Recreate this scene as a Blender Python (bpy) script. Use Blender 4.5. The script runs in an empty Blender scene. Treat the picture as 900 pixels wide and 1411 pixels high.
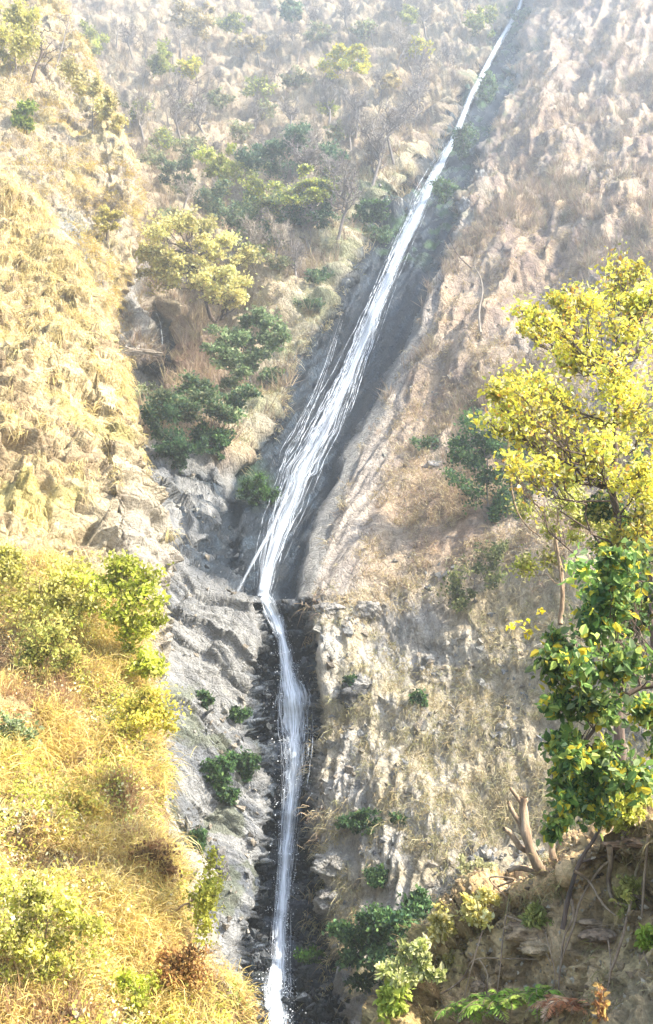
import bpy, math
import numpy as np
from mathutils import Vector
rng = np.random.default_rng(7)
PI = math.pi
# ------------------------------------------------------------------ camera
FPX = 705.5 / math.tan(math.radians(27.5))       # focal length in photo pixels
PITCH = math.radians(12)
SP, CP = math.sin(PITCH), math.cos(PITCH)
scene = bpy.context.scene
col = scene.collection
cam_d = bpy.data.cameras.new('camera'); cam = bpy.data.objects.new('camera', cam_d); col.objects.link(cam)
cam_d.sensor_fit = 'VERTICAL'; cam_d.angle = math.radians(55); cam_d.clip_end = 3000; cam_d.clip_start = 0.1
cam.rotation_euler = (PI/2 + PITCH, 0, 0)
scene.camera = cam

def W(px, py, Y):
    px = np.asarray(px, float); py = np.asarray(py, float); Y = np.asarray(Y, float)
    cx = (px-450)/FPX; cy = (705.5-py)/FPX
    dy = CP - SP*cy; dz = SP + CP*cy
    s = Y/dy
    return np.stack([cx*s, Y+0*cx, dz*s], -1)
def proj(P):
    x, y, z = P[..., 0], P[..., 1], P[..., 2]
    fw = y*CP + z*SP; up = -y*SP + z*CP
    return 450 + FPX*x/fw, 705.5 - FPX*up/fw
# ------------------------------------------------------------------ noise
def _h(ix, iy, iz, s):
    u = np.uint32
    h = ix.astype(u)*u(374761393) + iy.astype(u)*u(668265263) + iz.astype(u)*u(2147483647) + u((int(s)*974634777) & 0xffffffff)
    h = (h ^ (h >> u(13)))*u(1274126177)
    h = (h ^ (h >> u(16)))*u(2246822519)
    return ((h ^ (h >> u(15))) & u(0xffffff)).astype(np.float32)*np.float32(1/0xffffff)
def vnoise(P, s=0):
    F = np.floor(P); f = (P-F).astype(np.float32); i = F.astype(np.int32)
    f = f*f*f*(f*(f*6-15)+10)
    r = 0
    for dx in (0, 1):
        wx = f[..., 0] if dx else 1-f[..., 0]
        for dy in (0, 1):
            wy = f[..., 1] if dy else 1-f[..., 1]
            for dz in (0, 1):
                wz = f[..., 2] if dz else 1-f[..., 2]
                r = r + wx*wy*wz*_h(i[..., 0]+dx, i[..., 1]+dy, i[..., 2]+dz, s)
    return r*2-1
def fbm(P, o=4, s=0, g=0.5, l=2.03):
    a = 1; r = 0; t = 0
    for k in range(o):
        r = r + a*vnoise(P*(l**k)+k*17.3, s+k); t += a; a *= g
    return r/t*1.5
def ridge(P, o=4, s=0):
    a = 1; r = 0; t = 0
    for k in range(o):
        r = r + a*(1-np.abs(vnoise(P*(2.07**k)+k*9.1, s+k))*2); t += a; a *= .5
    return r/t
def facets(P, s=0, tilt=.5, step=.3):
    """broken-rock facets: every cell is a randomly tilted plane"""
    P = np.asarray(P, float); F = np.floor(P).astype(np.int32)
    best = np.full(P.shape[:-1], 9e9); out = np.zeros(P.shape[:-1])
    for dx in (-1, 0, 1):
        for dy in (-1, 0, 1):
            for dz in (-1, 0, 1):
                a, b, c = F[..., 0]+dx, F[..., 1]+dy, F[..., 2]+dz
                q = np.stack([a+_h(a, b, c, s), b+_h(a, b, c, s+1), c+_h(a, b, c, s+2)], -1)
                d = P-q; d2 = (d*d).sum(-1)
                v = tilt*(d[..., 0]*(_h(a, b, c, s+3)-.5)*2+d[..., 1]*(_h(a, b, c, s+4)-.5)*2+d[..., 2]*(_h(a, b, c, s+5)-.5)*2)+step*(_h(a, b, c, s+6)-.5)*2
                m = d2 < best
                best = np.where(m, d2, best); out = np.where(m, v, out)
    return out
def axes(P, a, b, c, sa, sb, sc):
    """coordinates along three directions a,b,c divided by sizes"""
    a = np.array(a, float); b = np.array(b, float); c = np.array(c, float)
    return np.stack([P@(a/np.linalg.norm(a))/sa, P@(b/np.linalg.norm(b))/sb, P@(c/np.linalg.norm(c))/sc], -1)
def sst(a, b, x):
    t = np.clip((x-a)/(b-a), 0, 1); return t*t*(3-2*t)
def lerp(a, b, t):
    t = np.asarray(t)[..., None]; return np.asarray(a)*(1-t)+np.asarray(b)*t
def nrm(v): return v/np.maximum(np.linalg.norm(v, axis=-1, keepdims=True), 1e-9)
def seg_dist(px, py, path):
    best = np.full(px.shape, 1e9); par = np.zeros(px.shape)
    for k in range(len(path)-1):
        (x0, y0), (x1, y1) = path[k][:2], path[k+1][:2]
        dx, dy = x1-x0, y1-y0
        t = np.clip(((px-x0)*dx+(py-y0)*dy)/(dx*dx+dy*dy), 0, 1)
        d = np.hypot(px-x0-t*dx, py-y0-t*dy)
        m = d < best; best = np.where(m, d, best); par = np.where(m, k+t, par)
    return best, par
def poly_sd(px, py, poly):
    """signed distance in photo pixels, positive inside"""
    d, _ = seg_dist(px, py, list(poly)+[poly[0]])
    ins = np.zeros(px.shape, bool); n = len(poly)
    for i in range(n):
        x0, y0 = poly[i]; x1, y1 = poly[(i+1) % n]
        if y0 == y1: continue
        c = ((y0 > py) != (y1 > py)) & (px < (x1-x0)*(py-y0)/(y1-y0)+x0)
        ins ^= c
    return np.where(ins, d, -d)
# ------------------------------------------------------------------ mesh + tags
def mesh(name, V, F, mat, colr=None, uv=None, smooth=True, parent=None):
    V = np.ascontiguousarray(V, np.float32).reshape(-1, 3); F = np.ascontiguousarray(F, np.int32)
    k = F.shape[1]
    me = bpy.data.meshes.new(name)
    me.vertices.add(len(V)); me.vertices.foreach_set('co', V.ravel())
    me.loops.add(F.size); me.loops.foreach_set('vertex_index', F.ravel())
    me.polygons.add(len(F)); me.polygons.foreach_set('loop_start', np.arange(0, F.size, k, dtype=np.int32))
    me.polygons.foreach_set('loop_total', np.full(len(F), k, np.int32))
    me.polygons.foreach_set('use_smooth', np.full(len(F), smooth, bool))
    if colr is not None:
        c = np.ones((len(V), 4), np.float32); colr = np.asarray(colr).reshape(len(V), -1); c[:, :colr.shape[1]] = colr
        at = me.color_attributes.new('Col', 'FLOAT_COLOR', 'POINT'); at.data.foreach_set('color', c.ravel())
    if uv is not None:
        u = me.uv_layers.new(name='UVMap'); u.data.foreach_set('uv', np.asarray(uv, np.float32)[F.ravel()].ravel())
    me.update(calc_edges=True)
    me.materials.append(mat)
    o = bpy.data.objects.new(name, me); col.objects.link(o)
    if parent: o.parent = parent
    return o
def tag(o, label=None, cat=None, group=None, kind=None):
    if label: o['label'] = label
    if cat: o['category'] = cat
    if group: o['group'] = group
    if kind: o['kind'] = kind
    return o
def empty(name, loc, label, cat, group=None):
    o = bpy.data.objects.new(name, None); o.location = Vector([float(c) for c in loc]); col.objects.link(o)
    o.empty_display_size = .3
    return tag(o, label, cat, group)
# ------------------------------------------------------------------ materials
def newmat(name):
    m = bpy.data.materials.new(name); m.use_nodes = True
    nt = m.node_tree; nt.nodes.clear()
    return m, nt, nt.nodes, nt.links
def terrain_mat(name, scale=1.0, bump=.35, stretch=(1, 1, 1), rot=(0, 0, 0), contrast=.5):
    m, nt, N, L = newmat(name)
    out = N.new('ShaderNodeOutputMaterial'); b = N.new('ShaderNodeBsdfPrincipled')
    L.new(b.outputs[0], out.inputs[0])
    at = N.new('ShaderNodeAttribute'); at.attribute_name = 'Col'
    tc = N.new('ShaderNodeTexCoord'); mp = N.new('ShaderNodeMapping')
    mp.inputs['Scale'].default_value = stretch; mp.inputs['Rotation'].default_value = rot
    L.new(tc.outputs['Object'], mp.inputs[0])
    n1 = N.new('ShaderNodeTexNoise'); n1.inputs['Scale'].default_value = 1.7*scale; n1.inputs['Detail'].default_value = 9; n1.inputs['Roughness'].default_value = .68
    n2 = N.new('ShaderNodeTexNoise'); n2.inputs['Scale'].default_value = 6*scale; n2.inputs['Detail'].default_value = 5; n2.inputs['Roughness'].default_value = .7
    vo = N.new('ShaderNodeTexVoronoi'); vo.feature = 'DISTANCE_TO_EDGE'; vo.inputs['Scale'].default_value = 1.1*scale
    for n in (n1, n2, vo): L.new(mp.outputs[0], n.inputs['Vector'])
    mr = N.new('ShaderNodeMapRange'); mr.inputs['From Min'].default_value = .36; mr.inputs['From Max'].default_value = .64
    mr.inputs['To Min'].default_value = 1-contrast; mr.inputs['To Max'].default_value = 1+contrast
    mm = N.new('ShaderNodeMath'); mm.operation = 'MULTIPLY_ADD'; L.new(n2.outputs['Fac'], mm.inputs[0]); mm.inputs[1].default_value = .45; 
    mq = N.new('ShaderNodeMath'); mq.operation = 'MULTIPLY'; L.new(n1.outputs['Fac'], mq.inputs[0]); mq.inputs[1].default_value = .55; L.new(mq.outputs[0], mm.inputs[2]); L.new(mm.outputs[0], mr.inputs[0])
    mu = N.new('ShaderNodeVectorMath'); mu.operation = 'SCALE'
    L.new(at.outputs['Color'], mu.inputs[0]); L.new(mr.outputs[0], mu.inputs['Scale'])
    L.new(mu.outputs[0], b.inputs['Base Color'])
    # alpha of Col = dryness -> roughness
    r = N.new('ShaderNodeMapRange'); r.inputs['To Min'].default_value = .2; r.inputs['To Max'].default_value = .92
    L.new(at.outputs['Alpha'], r.inputs[0]); L.new(r.outputs[0], b.inputs['Roughness'])
    b.inputs['Specular IOR Level'].default_value = .22
    ve = N.new('ShaderNodeMapRange'); ve.inputs['From Max'].default_value = .12; ve.interpolation_type = 'SMOOTHSTEP'; L.new(vo.outputs['Distance'], ve.inputs[0])
    a1 = N.new('ShaderNodeMath'); a1.operation = 'MULTIPLY_ADD'; L.new(n2.outputs['Fac'], a1.inputs[0]); a1.inputs[1].default_value = .5; L.new(n1.outputs['Fac'], a1.inputs[2])
    a2 = N.new('ShaderNodeMath'); a2.operation = 'MULTIPLY_ADD'; L.new(ve.outputs[0], a2.inputs[0]); a2.inputs[1].default_value = .18; L.new(a1.outputs[0], a2.inputs[2])
    bp = N.new('ShaderNodeBump'); bp.inputs['Strength'].default_value = 1; bp.inputs['Distance'].default_value = bump
    L.new(a2.outputs[0], bp.inputs['Height']); L.new(bp.outputs[0], b.inputs['Normal'])
    return m
def leaf_mat(name, trans=.35, rough=.62, spec=.2):
    m, nt, N, L = newmat(name)
    out = N.new('ShaderNodeOutputMaterial'); b = N.new('ShaderNodeBsdfPrincipled'); t = N.new('ShaderNodeBsdfTranslucent'); mx = N.new('ShaderNodeMixShader')
    at = N.new('ShaderNodeAttribute'); at.attribute_name = 'Col'
    b.inputs['Roughness'].default_value = rough; b.inputs['Specular IOR Level'].default_value = spec
    L.new(at.outputs['Color'], b.inputs['Base Color']); L.new(at.outputs['Color'], t.inputs['Color'])
    mx.inputs[0].default_value = trans
    L.new(b.outputs[0], mx.inputs[1]); L.new(t.outputs[0], mx.inputs[2]); L.new(mx.outputs[0], out.inputs[0])
    return m
def bark_mat(name, c1, c2, scale=8):
    m, nt, N, L = newmat(name)
    out = N.new('ShaderNodeOutputMaterial'); b = N.new('ShaderNodeBsdfPrincipled'); L.new(b.outputs[0], out.inputs[0])
    tc = N.new('ShaderNodeTexCoord'); mp = N.new('ShaderNodeMapping'); mp.inputs['Scale'].default_value = (1, 1, .25)
    n = N.new('ShaderNodeTexNoise'); n.inputs['Scale'].default_value = scale; n.inputs['Detail'].default_value = 7; n.inputs['Roughness'].default_value = .7
    L.new(tc.outputs['Object'], mp.inputs[0]); L.new(mp.outputs[0], n.inputs['Vector'])
    cr = N.new('ShaderNodeValToRGB'); cr.color_ramp.elements[0].position = .35; cr.color_ramp.elements[1].position = .68
    cr.color_ramp.elements[0].color = (*c1, 1); cr.color_ramp.elements[1].color = (*c2, 1)
    L.new(n.outputs['Fac'], cr.inputs[0]); L.new(cr.outputs[0], b.inputs['Base Color']); b.inputs['Roughness'].default_value = .9
    bp = N.new('ShaderNodeBump'); bp.inputs['Distance'].default_value = .03; L.new(n.outputs['Fac'], bp.inputs['Height']); L.new(bp.outputs[0], b.inputs['Normal'])
    return m
def water_mat(name, lo=.35, hi=.62, ux=1.0, sv=.12):
    """white water: alpha = streak noise stretched along the flow, biased by Col.r (dense core, thin edges)"""
    m, nt, N, L = newmat(name)
    out = N.new('ShaderNodeOutputMaterial'); b = N.new('ShaderNodeBsdfPrincipled'); tr = N.new('ShaderNodeBsdfTransparent'); mx = N.new('ShaderNodeMixShader')
    tl = N.new('ShaderNodeBsdfTranslucent'); tl.inputs[0].default_value = (.88, .92, .96, 1); m2 = N.new('ShaderNodeMixShader'); m2.inputs[0].default_value = .25
    b.inputs['Base Color'].default_value = (.74, .80, .87, 1); b.inputs['Roughness'].default_value = .4
    uv = N.new('ShaderNodeUVMap'); mp = N.new('ShaderNodeMapping'); mp.inputs['Scale'].default_value = (ux, sv, 1)
    n = N.new('ShaderNodeTexNoise'); n.inputs['Scale'].default_value = 1.0; n.inputs['Detail'].default_value = 7; n.inputs['Roughness'].default_value = .62; n.inputs['Distortion'].default_value = .25
    L.new(uv.outputs[0], mp.inputs[0]); L.new(mp.outputs[0], n.inputs['Vector'])
    at = N.new('ShaderNodeAttribute'); at.attribute_name = 'Col'; sp = N.new('ShaderNodeSeparateColor'); L.new(at.outputs['Color'], sp.inputs[0])
    ad = N.new('ShaderNodeMath'); ad.operation = 'MULTIPLY_ADD'; L.new(sp.outputs[0], ad.inputs[0]); ad.inputs[1].default_value = .42; L.new(n.outputs['Fac'], ad.inputs[2])
    a = N.new('ShaderNodeMapRange'); a.inputs['From Min'].default_value = lo+.3; a.inputs['From Max'].default_value = hi+.3; L.new(ad.outputs[0], a.inputs[0])
    L.new(b.outputs[0], m2.inputs[1]); L.new(tl.outputs[0], m2.inputs[2])
    L.new(a.outputs[0], mx.inputs[0]); L.new(tr.outputs[0], mx.inputs[1]); L.new(m2.outputs[0], mx.inputs[2]); L.new(mx.outputs[0], out.inputs[0])
    return m
M_rock = terrain_mat('rock_surface', 1.3, .42, (1, 1, 1), (0, 0, 0), .45)
M_slope = terrain_mat('slope_surface', 1.1, .5, (1, 1, .7), (0, .5, 0), .5)
M_wet = terrain_mat('wet_rock_surface', 1.3, .4, (1, 1, .45), (.5, .3, 0), .4)
M_near = terrain_mat('near_soil_surface', 3.0, .2, (1, 1, 1), (0, 0, 0), .45)
M_bank = terrain_mat('earth_bank_surface', 4.0, .07, (1, 1, 1), (0, 0, 0), .45)
M_leaf = leaf_mat('leaf', .48)
M_grass = leaf_mat('dry_grass_blade', .3, .7, .15)
M_barkd = bark_mat('dark_bark', (.05, .035, .025), (.16, .11, .08))
M_barkp = bark_mat('pale_bark', (.22, .18, .14), (.5, .43, .35), 5)
M_barkb = bark_mat('brown_root_bark', (.14, .09, .055), (.42, .31, .2), 10)
M_barkg = bark_mat('grey_bark', (.14, .12, .11), (.34, .30, .27), 3)
M_water = water_mat('falling_water', .34, .74, 2.2, .05)
M_water2 = water_mat('falling_water_lower', .33, .66, 1.5, .75)
M_strand = water_mat('water_strand', .34, .72, 1., .5)
# ------------------------------------------------------------------ lofted / gridded sheets
class Sheet: pass
def grid_faces(nr, nc):
    i = np.arange(nr-1)[:, None]*nc+np.arange(nc-1)[None]
    return np.stack([i, i+nc, i+nc+1, i+1], -1).reshape(-1, 4)
def grid_normals(P):
    du = np.gradient(P, axis=1); dv = np.gradient(P, axis=0)
    return nrm(np.cross(dv, du))
def face_cam(P, N):
    s = np.sign(-(P*N).sum(-1)); s[s == 0] = 1
    return N*(np.sign(np.median(s)))
# main wall: distance field over the view, solved as a thin-plate spline
CTRL = [(715,12,165),(650,130,150),(600,240,138),(540,370,122),(480,520,105),(420,650,90),(385,740,80),(365,815,73),
 (372,838,70),(395,900,67.5),(405,1000,65),(405,1080,63),(395,1180,60.5),(385,1300,57),(385,1411,53),(385,1600,45),
 (660,300,116),(600,420,104),(540,560,92),(480,680,82),(430,790,71),
 (900,-200,165),(900,0,132),(900,200,106),(900,400,86),(900,600,69),(900,800,61),(900,1000,55),(900,1200,49),(900,1411,44),
 (1150,0,118),(1150,300,84),(1150,600,66),(1150,900,58),(1150,1200,52),(1150,1600,42),
 (770,-200,190),(750,0,152),(750,200,120),(750,400,97),(750,600,79),(750,800,66),(750,1000,59),(750,1200,52.5),(750,1411,43),
 (620,600,85),(620,750,73),(600,900,66),(600,1100,58.5),(600,1300,51),(600,1411,47),(600,1600,40),
 (500,830,69),(500,1000,63.5),(480,1200,57.5),(480,1400,50.5),(440,900,66.5),(450,1080,61.5),
 (530,240,141),(480,330,131),(420,450,118),(350,600,98),(330,680,88),(450,300,137),(380,400,124),
 (-150,-200,230),(200,-200,245),(500,-200,235),(650,-200,215),
 (0,0,200),(200,0,205),(400,0,200),(560,0,185),(650,0,175),(100,150,165),(210,150,172),(215,290,146),(213,430,124),(205,510,112),
 (350,200,162),(450,120,172),(300,330,143),(260,450,124),(300,520,110),(260,620,94),(230,640,86),
 (230,700,80),(300,730,79),(335,770,76),(220,760,73),(280,800,70.5),(330,825,70),(250,860,67),(300,950,64),(340,1000,63.5),(250,1000,61),
 (330,1100,60.5),(280,1200,57),(330,1300,54.5),(330,1411,51),(300,1600,44),(150,1000,58),(100,1400,48),(0,1000,58),(0,700,85),(0,400,125),(120,550,112),(-150,800,80),(-150,1300,50)]
C = np.array(CTRL, float); C[:, 2] *= 1+.5*sst(420, -150, C[:, 1])   # the upper slopes lie well back
CX = C[:, :2]/500.; CL = np.log(C[:, 2])
def tk(r): return np.where(r > 1e-9, r*r*np.log(np.maximum(r, 1e-9)), 0)
K = tk(np.linalg.norm(CX[:, None]-CX[None], axis=-1))+np.eye(len(C))*2e-4
A = np.zeros((len(C)+3,)*2); A[:len(C), :len(C)] = K; A[:len(C), len(C):] = np.c_[np.ones(len(C)), CX]; A[len(C):, :len(C)] = A[:len(C), len(C):].T
Wt = np.linalg.solve(A, np.r_[CL, 0, 0, 0])
def depth_field(px, py):
    q = np.stack([px, py], -1)/500.
    r = Wt[-3]+Wt[-2]*q[..., 0]+Wt[-1]*q[..., 1]
    for k in range(len(C)):
        r = r+Wt[k]*tk(np.hypot(q[..., 0]-CX[k, 0], q[..., 1]-CX[k, 1]))
    return np.exp(r)
UP = [(735,-60),(715,12),(690,55),(650,130),(627,190),(600,240),(573,300),(540,370),(512,440),(480,520),(448,590),(415,655),(392,715),(372,775),(362,822)]
LO = [(362,822),(375,842),(390,880),(396,920),(402,960),(406,1010),(406,1060),(400,1110),(396,1160),(391,1215),(387,1270),(383,1330),(381,1380),(381,1440),(384,1560)]
SLAB = [(700,20),(735,-10),(724,60),(694,150),(660,240),(640,310),(612,370),(570,455),(528,530),(486,610),(456,680),(424,745),(408,822),(345,822),(318,800),(290,780),(275,745),(315,690),(322,650),(362,580),(402,520),(436,440),(480,350),(518,290),(560,240),(608,170),(648,105),(680,60)]
POCKET = [(232,640),(300,665),(335,690),(345,822),(318,812),(270,792),(235,765),(222,700)]
CHUTE = [(350,828),(436,824),(428,850),(440,900),(450,960),(448,1010),(434,1060),(430,1120),(436,1190),(452,1230),(455,1300),(480,1330),(492,1420),(510,1560),(330,1560),(340,1400),(325,1330),(345,1250),(358,1160),(362,1080),(348,1000),(342,930),(362,880)]
stp = 2.0
gx = np.arange(-150, 1101, stp); gy = np.arange(-190, 1601, stp)
PX, PY = np.meshgrid(gx, gy)
D = depth_field(PX, PY)
B0 = W(PX, PY, D)
wob = fbm(B0/np.array([7., 7., 7.]), 4, 40); wob2 = fbm(B0/5.+31, 4, 60)
WX = PX+wob*16*(1-.55*sst(500, 900, PY)); WY = PY+wob2*16
slab = poly_sd(WX*.45+PX*.55, WY*.45+PY*.55, SLAB)
chute = poly_sd(WX*.5+PX*.5, PY, CHUTE)
pocket = poly_sd(WX*.5+PX*.5, WY*.5+PY*.5, POCKET)
dUP, tUP = seg_dist(PX, PY, UP); dLO, tLO = seg_dist(PX, PY, LO)
# recesses: the slab lies behind the pale edge of the right slope, the lower chute is a slot, the pocket is hollow
D = D*(1+.022*sst(-4, 14, slab)*sst(900, 300, PY)+.018*sst(-4, 14, slab))
D = D+2.6*sst(-6, 12, chute)*sst(820, 850, PY)+3.0*sst(-5, 22, pocket)
D = D-.45*np.exp(-((PY-829+wob*14)/9.)**2)*sst(280, 330, PX)*sst(450, 390, PX)      # lip of the ledge
# two side gullies and the hollow under the driftwood
g1, _ = seg_dist(PX, PY, [(110,20),(165,150),(210,240),(215,300),(205,380),(222,450),(208,510)])
D = D+5*np.exp(-(g1/22.)**2)
D = D+9*np.exp(-(((PX-205)/24.)**2+((PY-512)/13.)**2))+5*np.exp(-(((PX-222)/14.)**2+((PY-450)/28.)**2))
B0 = W(PX, PY, D); N0 = face_cam(B0, grid_normals(B0))
reg_left = poly_sd(WX, WY, [(-400,-300),(735,-300),(715,12),(600,225),(430,490),(335,655),(300,665),(232,628),(-400,628)])      # forested hillside
reg_gorge = poly_sd(WX, WY, [(-400,620),(225,620),(300,655),(345,822),(365,840),(380,1100),(340,1500),(330,1700),(-400,1700)])
reg_right = poly_sd(WX, WY, [(735,-300),(1300,-300),(1300,1700),(480,1700),(430,1300),(430,822),(450,740),(640,300),(722,40)])
# relief
sc = np.clip(D/80., .6, 2.2)
fall_dir = (.42, .5, .75); cross_dir = (.85, -.5, 0); nrm_dir = (-.5, -.7, .5)
right_m = sst(-6, 10, reg_right); left_m = sst(-6, 10, reg_left); gorge_m = sst(-6, 10, reg_gorge); slab_m = sst(-3, 6, slab); chute_m = sst(-3, 6, chute)*sst(815, 830, PY)
disp = np.zeros(PX.shape)
def masked(m, fn, *coords):
    k = m > .001; r = np.zeros(m.shape); r[k] = m[k]*fn(*[c[k] for c in coords]); return r
qa = axes(B0, fall_dir, cross_dir, nrm_dir, 9, 2.6, 5)
qb = axes(B0, fall_dir, cross_dir, nrm_dir, 2.6, .9, 1.6)
lowright = sst(760, 860, PY)*right_m
disp += masked(right_m*(1-lowright), lambda B, qa, qb: 1.5*fbm(qa*.55, 4, 1)+1.1*ridge(qa*np.array([.3, .5, .6]), 3, 91)+(.25+.75*sst(-.2, .5, fbm(B/11., 2, 92)))*(.6*fbm(qb*.7, 4, 2)+.35*facets(qb*.55, 3))+.15*ridge(B/1.1, 3, 90), B0, qa, qb)
disp += masked(lowright, lambda B: 1.1*fbm(B/5., 4, 5)+.5*facets(axes(B, (.3,.2,.9), (1,-.4,.2), (0,-1,.3), 3.4, 1.8, 2.), 6)+.2*facets(axes(B, (.3,.2,.9), (1,-.4,.2), (0,-1,.3), 1.2, .6, .9), 8)+.35*fbm(axes(B, (.4,.3,.85), (1,-.4,.2), (0,-1,.3), 2.2, .5, .8), 4, 12), B0)
disp += masked(left_m, lambda B: 2.2*fbm(B/14., 3, 14)+1.0*fbm(B/4., 4, 15)+.5*ridge(B/2.2, 3, 16), B0)
warp = np.stack([fbm(B0/6., 3, 300), fbm(B0/6.+9, 3, 301), fbm(B0/6.+19, 3, 302)], -1)*1.1
gd = axes(B0+warp, (.75, -.1, -.62), (.62, .1, .75), (0, -1, .1), 6., .8, 2.)
gdf = axes(B0+warp, (.75, -.1, -.62), (.62, .1, .75), (0, -1, .1), 2.2, .42, .8)
disp += masked(gorge_m*(1-chute_m), lambda B, g, h: 1.0*fbm(B/5., 3, 20)+1.0*facets(g*np.array([.4,.5,.5]), 21, .55, .4)+.18*facets(h, 25, .6, .4)+.3*fbm(g*np.array([.5,1.8,1.]), 4, 26)+.5*facets(B/np.array([3.6,3.8,3.]), 27, .6, .4)+.12*facets(B/.9, 28, .6, .5), B0, gd, gdf)
qs = axes(B0, fall_dir, cross_dir, nrm_dir, 5, 1.1, 2)
disp += masked(slab_m, lambda B, q: .4*fbm(q, 4, 30)+.16*facets(q*1.2, 31, .5, .3)+.1*fbm(B/.8, 3, 33), B0, qs)
hc = axes(B0, (1, 0, -.12), (0, .4, 1), (0, 1, -.3), 2.2, .5, 1.2)
disp += masked(chute_m, lambda B, h: 1.1*facets(h, 35, .5, .6)+.45*facets(h*2.3, 36, .5, .5)+.1*fbm(B/.4, 2, 37), B0, hc)
# smooth rib of bare rock along the right edge of the slab, finely fluted
rib, ribt = seg_dist(WX*.3+PX*.7, PY, [(650,300),(600,400),(545,500),(500,600),(465,690),(440,770),(428,822)])
ribw = 8+34*sst(350, 760, PY)
rib_m = sst(1.1, .5, np.abs(rib-ribw*.5)/ribw)*right_m*(PY > 280)*(PY < 822)
fl = axes(B0, fall_dir, cross_dir, nrm_dir, 14, .55, 3)
disp = disp*(1-.55*rib_m)+rib_m*.35*fbm(fl, 3, 44)
D1 = B0+N0*(disp*np.clip(sc, .8, 1.7))[..., None]
MN = face_cam(D1, grid_normals(D1))
# surface colours (dry rock, soil, litter, wet rock, moss)
def mixn(*cols):
    return lambda n: sum(np.asarray(c)[None, None]*w[..., None] for c, w in zip(cols, n))
nA = sst(-.5, .5, fbm(B0/6., 4, 70)); nB = sst(-.4, .4, fbm(B0/1.8, 4, 71)); nC = sst(-.3, .5, fbm(axes(B0, fall_dir, cross_dir, nrm_dir, 5, 1., 3), 4, 72))
c_right = lerp(lerp((.45,.335,.225), (.26,.20,.155), nC), (.36,.32,.275), nA*.5)
c_right = lerp(c_right, (.20,.145,.13), sst(.55, .95, nB)*.55*sst(600, 300, PY))
c_low = lerp(lerp((.52,.48,.41), (.43,.37,.26), nB), (.31,.305,.30), sst(.5, 1, nA)*.6)
c_low = lerp(c_low, (.42,.34,.21), sst(560, 720, PX)*.7)
c_right = lerp(c_right, c_low, sst(720, 880, PY+wob*60))
c_right = lerp(c_right, lerp((.43,.37,.31), (.30,.265,.235), sst(-.3, .4, fbm(fl, 3, 75))), rib_m*.9)
redp = np.exp(-(((WX-620)/55.)**2+((WY-730)/75.)**2))
c_right = lerp(c_right, (.30,.19,.12), np.clip(redp*1.2, 0, .8)*(1-.5*nB))
c_left = lerp(lerp((.40,.31,.20), (.25,.195,.145), nA), (.46,.39,.26), sst(.5, 1, nB)*.6)
redl = np.exp(-(((WX-262)/48.)**2+((WY-500)/42.)**2))
c_left = lerp(c_left, (.27,.155,.105), np.clip(redl*1.3, 0, .85))
pale = sst(55, 10, seg_dist(WX, WY, [(540,250),(470,350),(400,470),(330,600)])[0]+10)
c_left = lerp(c_left, lerp((.44,.40,.29), (.20,.24,.11), nB*.8), pale*.75)
gr = np.exp(-(((WX-170)/35.)**2+((WY-430)/60.)**2))
c_left = lerp(c_left, (.34,.33,.32), np.clip(gr*1.3, 0, .9))
st = sst(-.35, .35, fbm(gd*np.array([.6, 2.4, 1.]), 4, 80))
c_gorge = lerp(lerp((.30,.30,.295), (.145,.155,.17), st), (.32,.305,.275), nA*.5)
c_gorge = lerp(c_gorge, (.12,.14,.06), sst(.62, .95, nB*sst(860, 980, PY))*.5)
c_wet = lerp((.007,.015,.026), (.028,.045,.065), sst(.3, 1, sst(-.3, .5, fbm(qs*np.array([.8,1.6,1.]), 4, 81))))
c_chute = lerp((.008,.012,.018), (.10,.12,.15), sst(.35, 1, sst(-.4, .5, fbm(hc*1.3, 4, 82))))  # pale end of the noise paints highlights onto the wet blocks
base = c_right*right_m[..., None]+c_left*left_m[..., None]+c_gorge*gorge_m[..., None]
wsum = right_m+left_m+gorge_m
base = base+np.array((.27,.26,.24))*np.clip(1-wsum, 0, 1)[..., None]
base = base/np.maximum(wsum, 1)[..., None]
pk = sst(-8, 14, pocket)*sst(-.2, .5, fbm(gd*.8, 3, 83)+.25*sst(250, 320, PX)+.1)
base = lerp(base, c_wet, np.maximum(slab_m*.96, pk*.9))
base = lerp(base, c_chute, chute_m)
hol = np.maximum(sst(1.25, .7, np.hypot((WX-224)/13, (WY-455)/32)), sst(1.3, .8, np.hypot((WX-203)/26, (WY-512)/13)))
base = lerp(base, (.02,.025,.03), hol*.95)  # wet rock, plus the shade of the cleft and driftwood hole painted in
hol2 = np.exp(-(((PX-222)/20.)**2+((PY-462)/42.)**2)*1.5)-.3
mossy = sst(.1, .55, fbm(B0/2.2, 4, 85))*np.maximum(sst(62, 25, seg_dist(WX, WY, [(700,30),(660,170),(615,270),(570,320),(505,300)])[0]), 0)
base = lerp(base, (.07,.13,.05), mossy*.8)
base = lerp(base, (.05,.10,.025), .7*sst(30, 8, np.hypot(WX-435, (WY-1320)*1.2))+.7*sst(34, 8, np.hypot(WX-357, WY-672)))
wetness = np.clip(np.maximum(np.maximum(slab_m, chute_m), pk), 0, 1)*(1-mossy)
MCOL = np.concatenate([np.clip(base, .01, .9), (1-wetness)[..., None]], -1)
faces = grid_faces(*PX.shape)
def fv(a): return a[:-1, :-1].ravel()
is_wet = (fv(slab) > 0) | (fv(chute_m) > .5) | ((fv(pocket) > 0))
rid = np.where(is_wet, 2, np.where(fv(reg_left) > 0, 0, np.where((fv(reg_gorge) > 0) | (fv(PX) < 390), 1, 3)))
names = {0: ('background_hillside', M_slope), 1: ('gorge_rock', M_rock), 2: ('wet_rock', M_wet), 3: ('right_hillside', M_slope)}
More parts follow.
